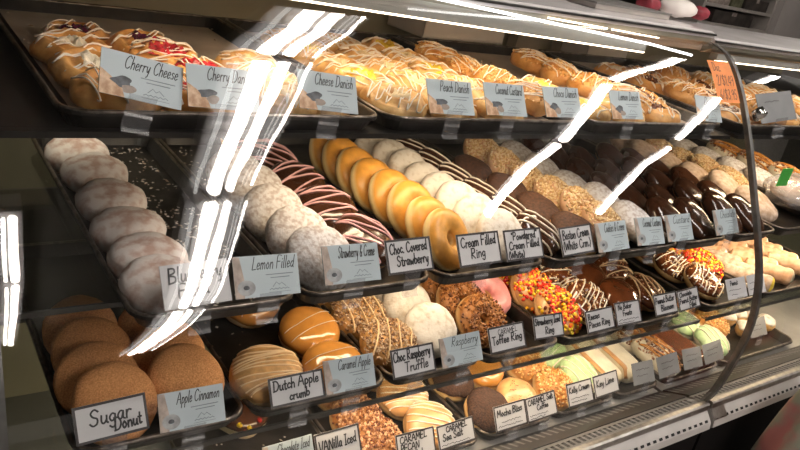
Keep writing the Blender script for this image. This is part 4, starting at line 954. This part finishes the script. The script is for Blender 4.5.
link('cloth', mesh('cloth', Bun(.055, .045, .022, seed=2, amp=.006, fr=24).body(), 'white_card', True), o)
o = thing('red_packet', W(1.69, 1.28, bz + .018), 'red crumpled packet beside the white bundle on the case top', 'packet')
link('wrapper', mesh('wrapper', Bun(.03, .028, .018, e=.7, seed=4, amp=.006, fr=30).body(), 'goods_red', True), o)
o = thing('red_packet', W(1.91, 1.27, bz + .016), 'small magenta packet right of the white bundle on the case top', 'packet')
link('wrapper', mesh('wrapper', Bun(.025, .025, .016, e=.7, seed=5, amp=.004, fr=40).body(), 'goods_red', True), o)
o = thing('dark_box', W(1.40, 1.18, bz + .001), 'flat grey tray lying on top of the case behind the lit edge', 'tray')
link('box_body', mesh('box_body', MB().box(-.13, .13, -.09, .09, 0, .010).vf, 'shelf_white'), o)
link('box_lid', mesh('box_lid', MB().box(-.132, .132, -.092, .092, .010, .014).vf, 'grey_enamel'), o)

# patterned cloth bundle in front of the case, lower right
nu, nv = 30, 22; v = []
for j in range(nv):
    t_ = j/(nv-1)
    for i in range(nu):
        a = 2*PI*i/nu; r = (.20*(1 - t_**3*.75))*(1 + .12*math.sin(5*a + 4*t_) + .25*noise.noise(Vector((math.cos(a)*1.5, math.sin(a)*1.5, t_*4))))
        v.append((r*math.cos(a)*1.0, r*math.sin(a)*.45, .76*t_))
o = link('cloth_sack', mesh('cloth_sack', (v, grid_faces(nu, nv) + [tuple(range(nu-1, -1, -1)), tuple((nv-1)*nu+i for i in range(nu))]), 'cloth_red', True))
o.location = (1.86, .535, 0); tag(o, 'crumpled red and grey cloth bundle standing in front of the case, lower right', 'bag')

# ------------------------------------------------------------------ ceiling lights (mirrored as the bright streaks on the curved glass, all but the added rear row)
def fixture(x0, y0, x1, y1, tubes, width, label):
    L = math.hypot(x1-x0, y1-y0); a = math.atan2(y1-y0, x1-x0)
    t = thing('fluorescent_light', W((x0+x1)/2, (y0+y1)/2, 1.30), label, 'ceiling light', 'rows of fluorescent ceiling lights', (0, 0, a))
    link('housing', mesh('housing', MB().box(-L/2, L/2, -width/2, width/2, .03, .13).vf, 'white_enamel'), t)
    for off, r, m in tubes:
        link('tube', mesh('tube', sweep([(-L/2+.02, off, 0), (L/2-.02, off, 0)], r, 8), m, True), t)
T3 = [(-.155, .012, 'tube_faint'), (-.055, .040, 'tube_light'), (.040, .028, 'tube_light'), (.105, .004, 'tube_faint'), (.125, .004, 'tube_faint'), (.155, .009, 'tube_light')]
T1 = [(0, .036, 'tube_light')]
rows = [('first', [(1.37, 1.08, 1.29, .05), (1.30, -.02, 1.58, -1.75), (1.61, -1.88, 1.86, -3.45), (1.865, -3.6, 1.945, -5.5)], T3, .4),
        ('second', [(3.53, .75, 3.28, .03), (3.285, -.03, 3.75, -1.1), (3.755, -1.15, 3.93, -2.28)], T1, .1),
        ('third', [(4.62, .55, 4.6, .2), (4.5, -.17, 5.0, -1.06), (5.1, -1.22, 5.42, -2.42)], [(0, .030, 'tube_light')], .09),
        ('added unseen rear', [(6.4, 3.3, 7.6, 3.5), (7.7, 3.5, 8.9, 3.7)], T1, .12),  # unseen row added to brighten the pillar behind the case
        ('fourth', [(.535, -1.9, .60, -2.6), (.605, -2.65, .69, -3.85)], [(-.03, .010, 'tube_light'), (.012, .022, 'tube_light')], .12)]
for nm, segs, tubes, wd in rows:
    for i, s in enumerate(segs):
        fixture(*s, tubes, wd, f'ceiling light, {nm} row, {["nearest the case", "second", "third", "fourth", "fifth", "sixth", "seventh", "farthest"][i]}')

def area(name, loc, rot, sx, sy, e, col):
    l = bpy.data.lights.new(name, 'AREA'); l.shape = 'RECTANGLE'; l.size = sx; l.size_y = sy; l.energy = e; l.color = col
    o = bpy.data.objects.new(name, l); C.objects.link(o); o.location = loc; o.rotation_euler = rot; return o
warm = (1, .77, .50)
# case lamps: under the top edge and under the front of each shelf, shining down and back
for x0, x1, k in ((.34, 1.5, 1.0), (1.66, 3.1, .8)):
    area('top_lamp', W((x0+x1)/2, 1.05, -.158), (.25, 0, 0), x1-x0, .03, 1.15*k, warm)
area('middle_lamp', W(.86, .93, -.318), (.30, 0, 0), .66, .03, 1.15, warm)
area('middle_lamp', W(2.15, .93, -.318), (.30, 0, 0), .8, .03, 1.6, warm)
area('lower_lamp', W(.92, .87, -.546), (.15, 0, 0), .75, .02, .75, warm)
area('lower_lamp', W(2.1, .87, -.546), (.15, 0, 0), .9, .02, 2.0, warm)
area('deck_lamp', W(.94, .85, -.737), (.1, 0, 0), .98, .02, 1.9, warm)
area('deck_lamp', W(2.1, .85, -.737), (.1, 0, 0), .8, .02, 1.5, warm)

area('added_rear_fill', W(.33, 1.30, -.32), (.9, 0, 0), .3, .04, .35, (1, .9, .7))  # added fill, no lamp of the case; brightens the olive back panel
area('added_rear_fill', W(.30, .98, -.76), (.9, 0, 0), .3, .04, .12, (1, .9, .7))  # second added fill, for the lower back panel
w = bpy.data.worlds.new('store'); bpy.context.scene.world = w; w.use_nodes = True
w.node_tree.nodes['Background'].inputs[0].default_value = (1, .90, .80, 1); w.node_tree.nodes['Background'].inputs[1].default_value = .20

# ------------------------------------------------------------------ camera
cam = bpy.data.cameras.new('camera'); co = bpy.data.objects.new('camera', cam); C.objects.link(co)
cam.sensor_width = 36; cam.lens = 735/800*36; cam.clip_start = .02; cam.clip_end = 60
# rows: case axes written in camera axes (right, down, forward)
A = ((.81217, -.06702374, .5795582), (-.54909772, -.42351193, .72050631), (.19715879, -.9034077, -.38076626))
M = Matrix([[A[i][0], -A[i][1], -A[i][2]] for i in range(3)])
co.matrix_world = Matrix.Translation((0, 0, CAMZ)) @ M.to_4x4()
sc = bpy.context.scene; sc.camera = co
sc.view_settings.view_transform = 'Standard'; sc.view_settings.exposure = .50
sc.cycles.use_denoising = True; sc.cycles.max_bounces = 10; sc.cycles.transparent_max_bounces = 16; sc.cycles.sample_clamp_indirect = 6
